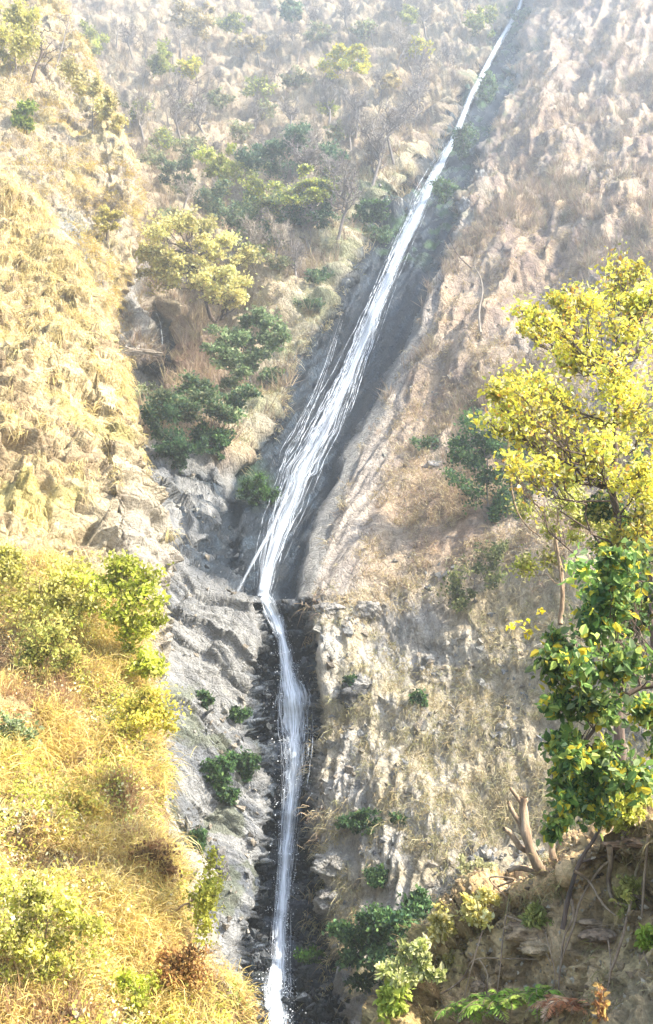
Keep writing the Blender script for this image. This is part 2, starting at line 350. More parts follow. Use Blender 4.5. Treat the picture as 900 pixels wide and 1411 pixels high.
Vall = D1.reshape(-1, 3); Call = MCOL.reshape(-1, 4)
for k, (nm, mt) in names.items():
    f = faces[rid == k]; used = np.unique(f); remap = np.zeros(len(Vall), np.int32); remap[used] = np.arange(len(used))
    tag(mesh(nm, Vall[used], remap[f], mt, Call[used]), kind='structure')
def main_at(px, py):
    px = np.atleast_1d(np.asarray(px, float)); py = np.atleast_1d(np.asarray(py, float)); q = np.stack([px, py], -1)
    for it in range(7):
        u = np.clip((q[:, 0]-gx[0])/stp, 0, len(gx)-1.001); v = np.clip((q[:, 1]-gy[0])/stp, 0, len(gy)-1.001)
        i = u.astype(int); j = v.astype(int); fu = (u-i)[:, None]; fv_ = (v-j)[:, None]
        P = (D1[j, i]*(1-fu)+D1[j, i+1]*fu)*(1-fv_)+(D1[j+1, i]*(1-fu)+D1[j+1, i+1]*fu)*fv_
        if it < 6:
            x, y = proj(P); q = q+.7*np.stack([px-x, py-y], -1)
    return P, MN[j, i]
# lofted sheets -----------------------------------------------------
def catmull(P, n):
    """P (K,...,3) control rows -> n rows"""
    K = len(P); t = np.linspace(0, K-1, n); i = np.minimum(t.astype(int), K-2); f = t-i
    f = f.reshape((-1,)+(1,)*(P.ndim-1))
    p0 = P[np.maximum(i-1, 0)]; p1 = P[i]; p2 = P[i+1]; p3 = P[np.minimum(i+2, K-1)]
    return .5*((2*p1)+(-p0+p2)*f+(2*p0-5*p1+4*p2-p3)*f*f+(-p0+3*p1-3*p2+p3)*f**3)
def loft(name, ridge_pts, offs, backs, nv, nu, relief, colour, mat, sun_side=True):
    R = np.array(ridge_pts, float); rows = []
    Rw = W(R[:, 0], R[:, 1], R[:, 2])
    cols = [Rw+np.array(b) for b in backs[::-1]]+[Rw]
    for o in offs:
        cols.append(W(R[:, 0]+o[0], R[:, 1]+o[1], R[:, 2]*(1+o[2])))
    G = np.stack(cols, 1)                        # rows x cols x 3
    G = catmull(G, nv); G = np.swapaxes(catmull(np.swapaxes(G, 0, 1), nu), 0, 1)
    N = face_cam(G[:, nu//3:], grid_normals(G)[:, nu//3:]); full = grid_normals(G)
    if (full[:, nu//3:]*N).sum() < 0: full = -full
    S = Sheet(); S.base = G; S.px, S.py = proj(G)
    d = relief(G, S); S.P = G+full*d[..., None]
    n2 = grid_normals(S.P); S.N = n2 if (n2*full).sum() > 0 else -n2
    S.px, S.py = proj(S.P); S.colour = colour(G, S, d); S.nb = len(backs)/(len(backs)+len(offs))
    c = S.colour
    if c.shape[-1] == 3: c = np.concatenate([c, np.ones(c.shape[:2]+(1,))], -1)
    S.obj = tag(mesh(name, S.P.reshape(-1, 3), grid_faces(nv, nu), mat, c.reshape(-1, 4)), kind='structure')
    return S
def sheet_at(S, px, py):
    j0 = int(S.P.shape[1]*S.nb)
    d = (S.px[:, j0:]-px)**2+(S.py[:, j0:]-py)**2
    k = np.unravel_index(np.argmin(d), d.shape)
    return S.P[k[0], k[1]+j0], S.N[k[0], k[1]+j0]
def rel_upper(G, S): return 1.3*fbm(G/9., 3, 101)+.9*fbm(G/3., 4, 102)+.7*facets(axes(G, (.6,.2,-.75), (.7,.2,.6), (.4,-.8,.1), 3.2, 1.3, 2.), 103)+.3*ridge(G/1.2, 2, 104)
def col_upper(G, S, d):
    a = sst(-.4, .4, fbm(G/4., 4, 110)); b = sst(-.3, .5, fbm(G/1.2, 4, 111))
    c = lerp(lerp((.50,.40,.21), (.42,.34,.24), a), (.27,.22,.17), sst(.6, 1, b)*.7)
    rk = np.exp(-(((S.px-95)/30.)**2+((S.py-335)/40.)**2))
    return lerp(c, (.30,.31,.30), np.clip(rk*1.4, 0, .9))
upper = loft('upper_left_hillside', [(30,-150,158),(70,-40,145),(105,40,132),(138,105,123),(160,170,115),(186,240,107),(178,310,99),(150,385,93),(156,470,88),(160,600,82)],
    [(-45,12,-.03),(-110,40,-.09),(-200,80,-.17),(-330,140,-.25)], [(-3,9,-3),(-12,22,-14)], 430, 330, rel_upper, col_upper, M_slope)
def terr(G, per=1.5):
    u = (G@nrm(np.array([-.25, .15, .95])))/per+.9*fbm(G/3.2, 3, 126)+.35*fbm(G/.9, 2, 129)
    f = u-np.floor(u); return f
def rel_cliff(G, S):
    a = axes(G+1.2*fbm(G/4., 2, 119)[..., None], (.45,-.2,-.85), (.7,-.6,.2), (.6,.7,.1), 5.5, 1.9, 2.6)
    f = facets(a, 121, .6, .45); f2 = facets(a*2.4, 125, .6, .45)
    t = terr(G); S.t = t; step = np.where(t < .18, t/.18, (1-(t-.18)/.82))          # bulging lips with an undercut below each
    return .9*fbm(G/7., 3, 120)+.85*f+.4*f2+.3*fbm(a*1.5, 4, 122)+.1*ridge(G/.45, 3, 124)+.62*step*(.5+.5*sst(-.3, .3, fbm(G/2.5, 2, 127)))
def col_cliff(G, S, d):
    a = sst(-.4, .4, fbm(G/3.5, 4, 130)); b = sst(-.2, .5, fbm(axes(G, (.45,-.2,-.85), (.7,-.6,.2), (.6,.7,.1), 3, .5, 1), 4, 131))
    c = lerp(lerp((.62,.50,.28), (.54,.43,.25), a), (.30,.22,.13), b*.85)
    c = lerp(c, (.46,.40,.12), sst(.35, .8, sst(-.1, .7, fbm(G/2.2, 4, 133)))*.6*sst(380, 500, S.py))
    return lerp(c, (.36,.34,.31), sst(560, 760, S.py)*sst(90, 190, S.px)*.75)
cliff = loft('left_cliff', [(-190,20,84),(-110,110,76),(-35,200,69),(38,290,63),(86,355,59),(128,430,55),(155,510,51),(170,600,47),(182,700,43.5),(192,765,41.5),(200,850,39),(210,960,36),(220,1150,32),(230,1400,27)],
    [(-30,8,-.025),(-85,30,-.08),(-170,65,-.15),(-280,110,-.23),(-430,160,-.33)], [(-.5,3.5,-1.5),(-5,9,-6),(-14,16,-16)], 640, 420, rel_cliff, col_cliff, M_rock)
def rel_near(G, S): return .55*fbm(G/3.5, 3, 140)+.38*fbm(G/1.1, 4, 141)+.3*facets(G/1.3, 142, .5, .4)+.1*ridge(G/.35, 2, 143)
def col_near(G, S, d):
    a = sst(-.4, .4, fbm(G/2.2, 4, 150)); b = sst(-.1, .5, fbm(G/.7, 4, 151))
    return lerp(lerp((.44,.32,.15), (.36,.25,.13), a), (.17,.11,.065), b*.9)
near = loft('near_left_slope', [(-190,720,33),(-80,755,32),(10,775,31),(70,797,30),(125,812,29),(162,840,28),(172,890,26.6),(165,950,25.4),(172,1005,24.3),(180,1070,23),(194,1140,21.6),(216,1215,20.4),(226,1300,19.2),(250,1370,18.4),(268,1435,17.6),(325,1530,16.5),(410,1650,15)],
    [(-30,25,-.035),(-90,85,-.11),(-190,180,-.23),(-320,300,-.36),(-480,460,-.5)], [(.2,1.8,-1.6),(-.5,4,-6),(-4,7,-14)], 620, 430, rel_near, col_near, M_near)
def rel_bank(G, S):
    return .34*fbm(G/1.6, 3, 160)+.2*facets(G/.7, 161, .6, .5)+.12*facets(G/.28, 163, .6, .5)+.05*ridge(G/.14, 3, 165)
def col_bank(G, S, d):
    a = sst(-.4, .4, fbm(G/.9, 4, 170)); b = sst(-.1, .5, fbm(G/.3, 4, 171))
    c = lerp(lerp((.58,.40,.22), (.42,.31,.14), a), (.17,.11,.055), b*.8)
    return lerp(c, (.42,.34,.22), sst(780, 900, S.px)*sst(1260, 1400, S.py)*.7)
bank = loft('earth_bank', [(500,1620,11.5),(530,1500,12.2),(560,1395,12.8),(592,1310,13.2),(628,1262,13.4),(672,1232,13.3),(725,1222,12.9),(785,1200,12.3),(830,1162,11.9),(880,1146,11.5),(950,1130,11),(1100,1100,10)],
    [(14,30,.005),(26,80,-.03),(44,160,-.06),(60,280,-.14),(80,450,-.25),(100,800,-.3)], [(.2,1.2,-.1),(.6,3.5,-.75),(1,6.5,-1.6),(1.5,9,-9)], 420, 420, rel_bank, col_bank, M_bank)
# ------------------------------------------------------------------ grass
def pick_col(n, pal, w=None, var=.18):
    pal = np.array(pal); i = rng.choice(len(pal), n, p=w)
    return np.clip(pal[i]*(1+rng.normal(0, var, (n, 1))), .01, .95)
def blades(P, Nn, h, nb, w, pal, droop=.7, up=.5, out=.8, rnd=.5, spread=.25, wts=None, seg=2):
    n = len(P)*nb
    root = np.repeat(P, nb, 0); nn = np.repeat(Nn, nb, 0); hh = np.repeat(h, nb)*rng.uniform(.5, 1.15, n)
    ww = np.broadcast_to(np.asarray(w), (len(P),)) if np.ndim(w) else np.full(len(P), w)
    ww = np.repeat(ww, nb)*rng.uniform(.6, 1.3, n)
    root = root+rng.normal(0, 1, (n, 3))*(hh*spread)[:, None]-nn*(hh*.06)[:, None]
    d = nrm(nn*out+np.array([0, 0, up])+rng.normal(0, rnd, (n, 3)))
    side = nrm(np.cross(d, rng.normal(0, 1, (n, 3)))+1e-6)
    c = np.repeat(pick_col(len(P), pal, wts), nb, 0)*(1+rng.normal(0, .16, (n, 1)))
    c2 = pick_col(n, pal, wts); c = np.clip(c*.6+c2*.4, .01, .95)
    V = []
    rows_ = ((0, .9), (.55, .9), (1, .1)) if seg == 2 else ((0, .8), (.4, 1), (.75, .7), (1, .1))
    for t, wt in rows_:
        p = root+d*(hh*t)[:, None]+np.array([0, 0, -1])*(droop*hh*t*t)[:, None]
        V.append(p+side*(ww*wt*.5)[:, None]); V.append(p-side*(ww*wt*.5)[:, None])
    V = np.stack(V, 1); b = np.arange(n)[:, None]*2*(seg+1)
    F = np.concatenate([b+np.array([[0, 1, 3, 2]])+2*k for k in range(seg)], 0)
    return V.reshape(-1, 3), F, np.repeat(c, 2*(seg+1), 0)
def stuff(name, label, cat, parts, mat):
    V = []; F = []; Cc = []; o = 0
    for v, f, c in parts:
        V.append(v); F.append(f+o); Cc.append(c); o += len(v)
    return tag(mesh(name, np.concatenate(V), np.concatenate(F), mat, np.concatenate(Cc)), label, cat, kind='stuff')
def pick_main(n, prob):
    a = prob*((PX > -40) & (PX < 940) & (PY > -40) & (PY < 1450)); a = np.clip(a, 0, None).ravel(); a = a/a.sum()
    k = rng.choice(a.size, n, p=a, replace=False)
    return Vall[k], MN.reshape(-1, 3)[k], PX.ravel()[k], PY.ravel()[k]
def pick_sheet(S, n, prob=None):
    j = np.arange(S.P.shape[1])[None]/S.P.shape[1] > S.nb*.82
    a = ((S.px > -60) & (S.px < 960) & (S.py > -60) & (S.py < 1460) & j).astype(float)
    if prob is not None: a = a*np.clip(prob, 0, None)
    a = a.ravel(); a /= a.sum(); k = rng.choice(a.size, n, p=a, replace=False)
    return S.P.reshape(-1, 3)[k], S.N.reshape(-1, 3)[k], S.px.ravel()[k], S.py.ravel()[k]
STRAW = [(.52,.42,.24), (.44,.34,.19), (.36,.28,.16), (.56,.49,.32)]
OLIVE = [(.34,.33,.16), (.42,.38,.22), (.28,.28,.12)]
BRUSH = [(.32,.225,.17), (.40,.29,.20), (.24,.18,.15), (.44,.34,.21)]
drw = right_m*(1-rib_m)
p, n, x, y = pick_main(5200, drw*(1-lowright)*sst(-.3, .3, fbm(B0/4., 3, 200)))
A1 = blades(p, n, rng.uniform(.7, 1.5, len(p)), 13, .05, STRAW+[(.36,.25,.2)], .75, .5, .7, .45, .25)
p, n, x, y = pick_main(4200, lowright*sst(-.35, .3, fbm(B0/3., 3, 201)+.35*sst(520, 700, PX)))
A2 = blades(p, n, rng.uniform(.5, 1.15, len(p)), 15, .032, STRAW+OLIVE, .8, .5, .6, .45, .2)
stuff('hillside_grass', 'dry straw grass tufts hanging over the pale slope right of the waterfall', 'grass', [A1, A2], M_grass)
def leaves(Cn, size, pal, wts=None, flat=.0, near=False, hang=0., clumpcol=None):
    n = len(Cn); d = nrm(rng.normal(0, 1, (n, 3))*np.array([1, 1, 1-flat])+np.array([0, 0, -hang])); s = nrm(np.cross(d, rng.normal(0, 1, (n, 3))))
    up_ = np.cross(s, d); L_ = size*rng.uniform(.45, 1.4, n)[:, None]; c = pick_col(n, pal, wts)
    if clumpcol is not None: c = np.clip(c*clumpcol, .01, .9)
    if near:
        w = L_*.3
        fo = up_*L_*.09
        V = np.stack([Cn, Cn+d*L_*.3+s*w+fo, Cn+d*L_*.68+s*w*.8+fo-up_*L_*.05, Cn+d*L_-up_*L_*.16, Cn+d*L_*.68-s*w*.8+fo-up_*L_*.05, Cn+d*L_*.3-s*w+fo], 1)
        b = np.arange(n)[:, None]*6; F = np.concatenate([b+np.array([[0, 1, 2, 3]]), b+np.array([[0, 3, 4, 5]])], 0); m = 6
    else:
        w = L_*.32
        V = np.stack([Cn, Cn+d*L_*.5+s*w, Cn+d*L_, Cn+d*L_*.5-s*w], 1); b = np.arange(n)[:, None]*4; F = b+np.array([[0, 1, 2, 3]]); m = 4
    return V.reshape(-1, 3), F, np.repeat(c, m, 0)
def twigs(P, Nn, h, nb, w, pal, **k): return blades(P, Nn, h, nb, w, pal, 0.05, 1.0, .45, .55, .12, **k)
p, n, x, y = pick_main(5200, left_m*sst(-.4, .3, fbm(B0/9., 3, 203))*(PY < 640)*(1-hol)*(1-.8*gr)*(hol2 < .05))
A3 = twigs(p, n, rng.uniform(1.2, 3.2, len(p)), 16, .07, BRUSH+[(.40,.33,.17)])
p, n, x, y = pick_main(2600, left_m*(.3+pale)*(1-hol)*(hol2 < .05))
A4 = blades(p, n, rng.uniform(.8, 1.5, len(p)), 12, .06, STRAW+OLIVE, .7, .5, .7, .45, .25)
stuff('hillside_brush', 'brown leafless brush and dry grass covering the hazy hillside behind the waterfall', 'brush', [A3, A4], M_grass)
p, n, x, y = pick_main(2600, drw*(1-lowright)*sst(.0, .5, fbm(B0/6., 3, 205))*sst(700, 350, PY))
A5 = twigs(p, n, rng.uniform(.9, 2.2, len(p)), 16, .055, [(.31,.235,.19), (.25,.20,.17), (.39,.29,.20), (.29,.28,.18)])
stuff('slope_brush', 'grey brown twiggy brush scattered over the upper slope right of the waterfall', 'brush', [A5], M_grass)
GOLD = [(.60,.43,.13), (.66,.52,.22), (.48,.33,.10), (.60,.50,.12)]
p, n, x, y = pick_sheet(cliff, 2300, (sst(.7, .2, cliff.t)*sst(.02, .14, cliff.t)+.06)*(1-.8*sst(400, 500, cliff.py-.25*cliff.px))*sst(-.35, .25, fbm(cliff.base/2.5, 3, 210)+.4*sst(520, 380, cliff.py))*(1-.8*sst(600, 720, cliff.py)*sst(60, 150, cliff.px)))
B1 = blades(p, n, rng.uniform(.4, .95, len(p)), 16, .03, [(.62,.50,.24), (.68,.57,.32), (.50,.38,.17), (.60,.50,.20)], 1.15, .25, .8, .3, .2)
stuff('cliff_grass', 'golden dry grass tufts hanging in rows down the sunlit left cliff', 'grass', [B1], M_grass)
p, n, x, y = pick_sheet(upper, 3200, sst(-.4, .3, fbm(upper.base/5., 3, 212)))
B2 = blades(p, n, rng.uniform(.7, 1.5, len(p)), 14, .055, GOLD+[(.42,.34,.24)], .8, .5, .7, .4, .25)
stuff('upper_slope_grass', 'pale yellow grass on the sunny slope at the upper left', 'grass', [B2], M_grass)
p, n, x, y = pick_sheet(near, 8000, .06+sst(-.3, .3, fbm(near.base/1.0, 4, 214)))
hsc = np.clip(p[:, 1]/20., .5, 1.4)
B3 = blades(p, n, rng.uniform(.25, .6, len(p))*hsc, 24, .012*np.ones(len(p)), [(.64,.47,.15), (.70,.57,.26), (.50,.36,.12), (.62,.54,.14)]+[(.52,.36,.13), (.42,.28,.12)], .55, .7, .55, .6, .3, seg=3, wts=[.24,.3,.14,.18,.08,.06])
p, n, x, y = pick_sheet(near, 1500, sst(.1, .4, fbm(near.base/2.2, 3, 215)))
B4 = twigs(p, n, rng.uniform(.25, .6, len(p)), 14, .01, [(.26,.15,.09), (.34,.2,.1), (.42,.30,.17)])
def weeds(S, npl, nl, size, rad, pal, mask):
    p, n, x, y = pick_sheet(S, npl, mask); c = np.repeat(p+n*rad*.8, nl, 0)+rng.normal(0, 1, (npl*nl, 3))*rad*np.repeat(rng.uniform(.5, 1.3, npl), nl)[:, None]
    tint = np.repeat(rng.uniform(.75, 1.25, npl), nl)[:, None]
    return leaves(c, size, pal, clumpcol=tint)
near_weeds = [weeds(near, 1500, 16, .075, .13, [(.50,.50,.08),(.60,.58,.14),(.40,.44,.07)], sst(-.05, .35, fbm(near.base/1.8, 3, 230))),
    weeds(near, 700, 16, .07, .12, [(.26,.30,.08),(.34,.38,.12),(.44,.46,.2)], sst(.1, .4, fbm(near.base/1.4, 3, 231))),
    weeds(near, 900, 14, .07, .12, [(.42,.24,.1),(.34,.2,.1),(.55,.40,.2)], sst(.05, .4, fbm(near.base/1.3, 3, 232))),
    weeds(near, 900, 14, .07, .12, [(.68,.60,.34),(.72,.66,.42)], sst(.05, .4, fbm(near.base/1.2, 3, 233)))]
stuff('near_slope_grass', 'bright golden dry grass and weeds covering the near left slope', 'grass', [B3, B4]+near_weeds, M_grass)
def rubble(p, n, r, cols):
    m = len(p); dirs = np.array([[1,0,0],[0,1,0],[-1,0,0],[0,-1,0],[0,0,1],[0,0,-1],[.7,.7,.55],[-.7,.7,-.5],[-.7,-.7,.55],[.7,-.7,-.5]], float)
    F8 = np.array([[6,4,0,0],[0,4,3,3],[8,4,2,2],[2,4,1,1]])
    q = np.linalg.qr(rng.normal(0, 1, (m, 3, 3)))[0]; st_ = rng.uniform(.5, 1.3, (m, 1, 3))
    o6 = dirs[:6][None]*rng.uniform(.6, 1.1, (m, 6, 1))+rng.normal(0, .22, (m, 6, 3)); V = np.einsum('mij,mkj->mki', q, o6*st_)*r[:, None, None]+p[:, None]
    T8 = np.array([[0,1,4],[1,2,4],[2,3,4],[3,0,4],[1,0,5],[2,1,5],[3,2,5],[0,3,5]])
    F = (np.arange(m)[:, None, None]*6+T8[None]).reshape(-1, 3)
    c = np.repeat(pick_col(m, cols, None, .15), 6, 0); return V.reshape(-1, 3), F, np.c_[c, np.ones(len(c))]
rocky = (right_m*(.25+.75*lowright)+gorge_m*.8)*(1-slab_m)*(1-chute_m)*sst(-.2, .4, fbm(B0/3.5, 3, 240))
p, n, x, y = pick_main(2600, rocky); r = np.minimum(rng.gamma(2, .08, len(p))+.06, .45)
v, f, c = rubble(p, n, r, [(.32,.31,.28), (.24,.24,.235), (.38,.35,.30), (.28,.24,.19)])
tag(mesh('rubble', v, f, M_rock, c, smooth=False), 'loose grey stones strewn over the rocky sides of the gorge', 'rubble', kind='stuff')
p, n, x, y = pick_main(900, chute_m*(dLO > 22)+.3*pk); r = np.minimum(rng.gamma(2, .08, len(p))+.05, .4)
v, f, c = rubble(p, n, r, [(.03,.04,.05), (.06,.07,.085), (.12,.13,.14)]); c[:, 3] = .15
tag(mesh('wet_rubble', v, f, M_wet, c, smooth=False), 'black wet stones in the slot of the lower fall', 'rubble', kind='stuff')
p, n, x, y = pick_sheet(near, 1500, sst(-.1, .3, fbm(near.base/1.5, 3, 241))); r = np.minimum(rng.gamma(2, .03, len(p))+.02, .13)
v, f, c = rubble(p, n, r, [(.42,.34,.24), (.32,.24,.17), (.5,.44,.34)])
tag(mesh('slope_rubble', v, f, M_near, c, smooth=False), 'small brown stones among the grass of the near slope', 'rubble', kind='stuff')
p, n, x, y = pick_sheet(bank, 1400); r = np.minimum(rng.gamma(2, .012, len(p))+.01, .06)
v, f, c = rubble(p, n, r, [(.30,.22,.13), (.22,.16,.1), (.4,.34,.25)])
tag(mesh('bank_rubble', v, f, M_bank, c, smooth=False), 'crumbs of soil and small stones on the earth bank', 'rubble', kind='stuff')
# ------------------------------------------------------------------ trees and shrubs
def tubes(P, R, sides):
    M_, K_, _ = P.shape
    T = nrm(np.gradient(P, axis=1)); ref = np.where(np.abs(T[:, :1, 2:3]) > .8, np.array([[[1., .2, 0]]]), np.array([[[0, .1, 1.]]]))
    S1 = nrm(np.cross(T, ref)); S2 = np.cross(T, S1)
    a = np.arange(sides)*2*PI/sides
    V = P[:, :, None]+R[:, :, None, None]*(S1[:, :, None]*np.cos(a)[None, None, :, None]+S2[:, :, None]*np.sin(a)[None, None, :, None])
    b = (np.arange(M_)[:, None, None]*K_*sides+np.arange(K_-1)[None, :, None]*sides+np.arange(sides)[None, None])
    nx = (np.arange(M_)[:, None, None]*K_*sides+np.arange(K_-1)[None, :, None]*sides+((np.arange(sides)+1) % sides)[None, None])
    F = np.stack([b, nx, nx+sides, b+sides], -1).reshape(-1, 4)
    return V.reshape(-1, 3), F
def cat(parts):
    V = []; F = []; o = 0
    for v, f in parts: V.append(v); F.append(f+o); o += len(v)
    return np.concatenate(V), np.concatenate(F)
def curve_between(A_, B_, k=6, sag=.12, wob_=.08):
    """(M,3)->(M,k,3) with an upward bow and wobble"""
    t = np.linspace(0, 1, k)[None, :, None]; L_ = np.linalg.norm(B_-A_, axis=-1)[:, None, None]
    P = A_[:, None]*(1-t)+B_[:, None]*t
    P = P+np.array([0, 0, 1.])*(sag*L_*np.sin(t*PI))+rng.normal(0, 1, P.shape)*wob_*L_*np.sin(t*PI)
    return P
def pt_on(P, i, t):
    k = P.shape[1]-1; s = t*k; a = np.minimum(s.astype(int), k-1); f = (s-a)[:, None]
    return P[i, a]*(1-f)+P[i, a+1]*f
def build_tree(name, label, cate, base, trunk, clumps, pal, leaf, nleaf, r0, bark, twig=14, near=False, wts=None, group=None, flat=0., hang=0., sigma=.35, foliage_name='crown', sub=3, clumpvar=.22):
    """trunk: list of world points from base; clumps: list of (center, (rx,ry,rz)). Parts: trunk, crown"""
    base = np.asarray(base, float); root = empty(name, base, label, cate, group)
    T = catmull(np.array(trunk, float), 14)[None]-base; T[:, 1:-1] += rng.normal(0, r0*.35, T[:, 1:-1].shape)
    tr = np.linspace(r0, r0*.35, 14)[None]
    tb = [tubes(T, tr, 8)]
    cc = []; rr = []
    for c, r in clumps:
        c = np.asarray(c, float)-base; r = np.asarray(r, float)
        for q in range(sub):
            v = rng.normal(0, .75, 3) if sub > 1 else np.zeros(3)
            cc.append(c+np.clip(v, -1.35, 1.35)*r); rr.append(r*(rng.uniform(.3, .85) if sub > 1 else 1))
    cc = np.array(cc); rr = np.array(rr); m = len(cc)
    # start on the trunk a bit below each clump
    tt = []
    for c in cc:
        dz = np.linalg.norm(T[0]-(c-np.array([0, 0, np.linalg.norm(c[:2]-T[0, -1, :2])*.5])), axis=-1); tt.append(min(.98, np.argmin(dz)/13.))
    tt = np.array(tt); A_ = pt_on(T, np.zeros(m, int), tt)
    B = curve_between(A_, cc, 8, -.06, .05); br = np.linspace(1, .3, 8)[None]*(r0*.38*(1-.4*tt))[:, None]
    tb.append(tubes(B, br*(.62 if near else 1), 5))
    i = np.repeat(np.arange(m), twig); s0 = pt_on(B, i, rng.uniform(.45, 1, len(i)))
    e = nrm(rng.normal(0, 1, (len(i), 3))*np.array([1, 1, 1.15]))*(rng.uniform(.25, 1.45, (len(i), 1)))*rr[i]+cc[i]
    Tw = curve_between(s0, e, 5, .03, .08); tb.append(tubes(Tw, np.linspace(1, .25, 5)[None]*np.full((len(i), 1), r0*(.055 if near else .09)), 3))
    V, F = cat(tb); mesh('trunk', V, F, bark, parent=root)
    if nleaf:
        pw = rng.gamma(.9, 1, len(i)); k = rng.choice(len(i), nleaf, p=pw/pw.sum()); t = rng.uniform(.25, 1.08, nleaf)
        c = pt_on(Tw, k, np.minimum(t, .999))+rng.normal(0, 1, (nleaf, 3))*(rr[i[k]]*sigma*.5)
        cv = (1+rng.normal(0, clumpvar, m))[i[k]][:, None]
        v, f, cl = leaves(c, leaf, pal, wts, flat, near, hang, cv)
        mesh(foliage_name, v, f, M_leaf, cl, parent=root, smooth=False)
    return root
def px2m(Y): return Y/FPX*1.02
def blob(lst, Y, thick=.8, jit=0):
    """[(px,py,rx,ry)] -> world clumps at distance Y"""
    out = []; s = px2m(Y)
    for b in lst:
        yy = Y+(rng.uniform(-jit, jit) if jit else 0)+(b[4] if len(b) > 4 else 0)
        out.append((W(b[0], b[1], yy), (b[2]*s, (b[2]+b[3])*.5*s*thick, b[3]*s)))
    return out
YEL = [(.62,.56,.06), (.55,.55,.10), (.72,.60,.07), (.42,.46,.09), (.68,.62,.22)]
YG = [(.40,.44,.08), (.50,.50,.12), (.30,.36,.07), (.58,.55,.20)]
GRN = [(.07,.14,.045), (.10,.19,.06), (.05,.10,.035), (.14,.22,.07)]
DGR = [(.055,.11,.045), (.08,.15,.06), (.035,.08,.04)]
TEAL = [(.12,.20,.12), (.17,.25,.13), (.09,.16,.10), (.22,.27,.14)]
SAGE = [(.26,.30,.15), (.34,.36,.19), (.20,.25,.12)]
# ---- foreground right: the tall yellow tree
YT = 17.
s = px2m(YT)
tb = W(868, 1230, YT)
tr_pts = [tb, W(860, 1080, YT), W(850, 920, YT-.1), W(851, 780, YT), W(846, 690, YT), W(850, 590, YT+.1), W(846, 510, YT)]
cl = blob([(835,385,34,22), (800,410,34,22), (765,405,26,16), (735,425,22,16), (720,440,16,10), (880,420,30,26), (850,440,36,26), (800,450,36,22), (760,455,30,20),
           (830,490,40,24), (780,495,36,22), (735,505,34,20), (695,515,26,16), (675,540,20,16), (720,545,34,20), (770,540,38,24), (820,540,38,24), (870,500,36,30), (880,560,36,36),
           (690,575,26,18), (730,590,30,20), (780,585,34,24), (740,620,22,16), (790,630,28,20), (900,470,40,50), (895,620,30,30), (890,690,26,34), (875,650,24,26), (815,640,24,20), (700,600,24,20), (720,640,18,20), (860,720,20,26), (900,730,24,30), (750,650,18,16), (690,545,24,18), (870,365,24,14), (905,390,22,20), (830,600,26,20)], YT, .8, 1.5)
build_tree('yellow_leaved_tree', 'tall tree with bright yellow leaves and dark trunk at the right edge', 'tree', tb, tr_pts, cl, [(.86,.74,.10), (.76,.70,.14), (.52,.56,.12), (.88,.72,.10), (.84,.78,.42), (.34,.38,.10), (.74,.42,.10)],   .088, 17500, .11, M_barkd, 26, True, wts=[.22,.2,.16,.16,.12,.1,.04], sigma=1.1, clumpvar=.2, sub=2)
cl = blob([(905,660,24,40), (885,740,30,30), (830,735,28,24), (910,800,30,30), (855,690,14,18)], YT+1, .8, .8)
build_tree('dark_green_tree', 'dark green leafy tree beside the trunk of the yellow tree', 'tree', W(925, 1240, YT+1), [W(925, 1240, YT+1), W(915, 1050, YT+1), W(905, 900, YT+1), W(890, 780, YT+1), W(880, 690, YT+1)], cl, YG+GRN, .085, 7000, .12, M_barkd, 22, True, sigma=.55)
# sapling
cl = blob([(760,700,32,26), (790,730,30,30), (745,755,26,26), (780,680,22,16), (810,700,20,16)], 20, .8, .6)
build_tree('pale_sapling', 'thin sapling with pale yellow green leaves left of the yellow tree trunk', 'tree', W(772, 860, 20), [W(772, 860, 20), W(776, 800, 20), W(766, 750, 20), W(768, 700, 20)], cl, YG+[(.72,.66,.36)], .085, 3600, .055, M_barkb, 16, True, sigma=.55)
# ---- foreground right: green broad leaved tree reaching in
YB = 10.5
base = W(1010, 1180, YB)
cl = blob([(860,800,34,28), (815,850,36,28), (880,860,36,34), (780,880,26,20), (840,905,40,28), (900,930,32,30), (800,955,30,26), (860,985,40,30), (775,1010,28,24), (810,1050,34,28), (860,1050,34,26), (765,1075,24,26), (800,1105,28,22), (775,1140,18,18),
           (900,1010,30,30), (835,770,20,12), (900,790,30,24)], YB, .9, .9)
build_tree('broad_leaved_tree', 'green and yellow broad leaved tree hanging into the picture at lower right', 'tree', base, [base, W(1005, 1080, YB), W(985, 1000, YB), W(940, 950, YB), W(890, 945, YB), W(840, 975, YB), W(800, 1030, YB)], cl,
           [(.14,.24,.07), (.20,.32,.08), (.08,.15,.05), (.34,.42,.10), (.30,.38,.18), (.68,.56,.06)], .095, 8500, .05, M_barkd, 16, True, wts=[.22,.22,.14,.18,.12,.12], sigma=.75, hang=.5)
# yellow leaf sprig
base = W(775, 858, 11)
build_tree('yellow_leaf_sprig', 'small sprig of pure yellow leaves poking out left of the green tree', 'branch', W(800, 880, 11), [W(800, 880, 11), W(770, 868, 11), W(735, 858, 11)], [(W(737, 858, 11), (.16, .1, .11)), (W(718, 862, 11), (.1, .1, .06))], [(.75,.58,.03), (.7,.6,.08)], .075, 38, .006, M_barkb, 8, True, sigma=.4, foliage_name='leaves')
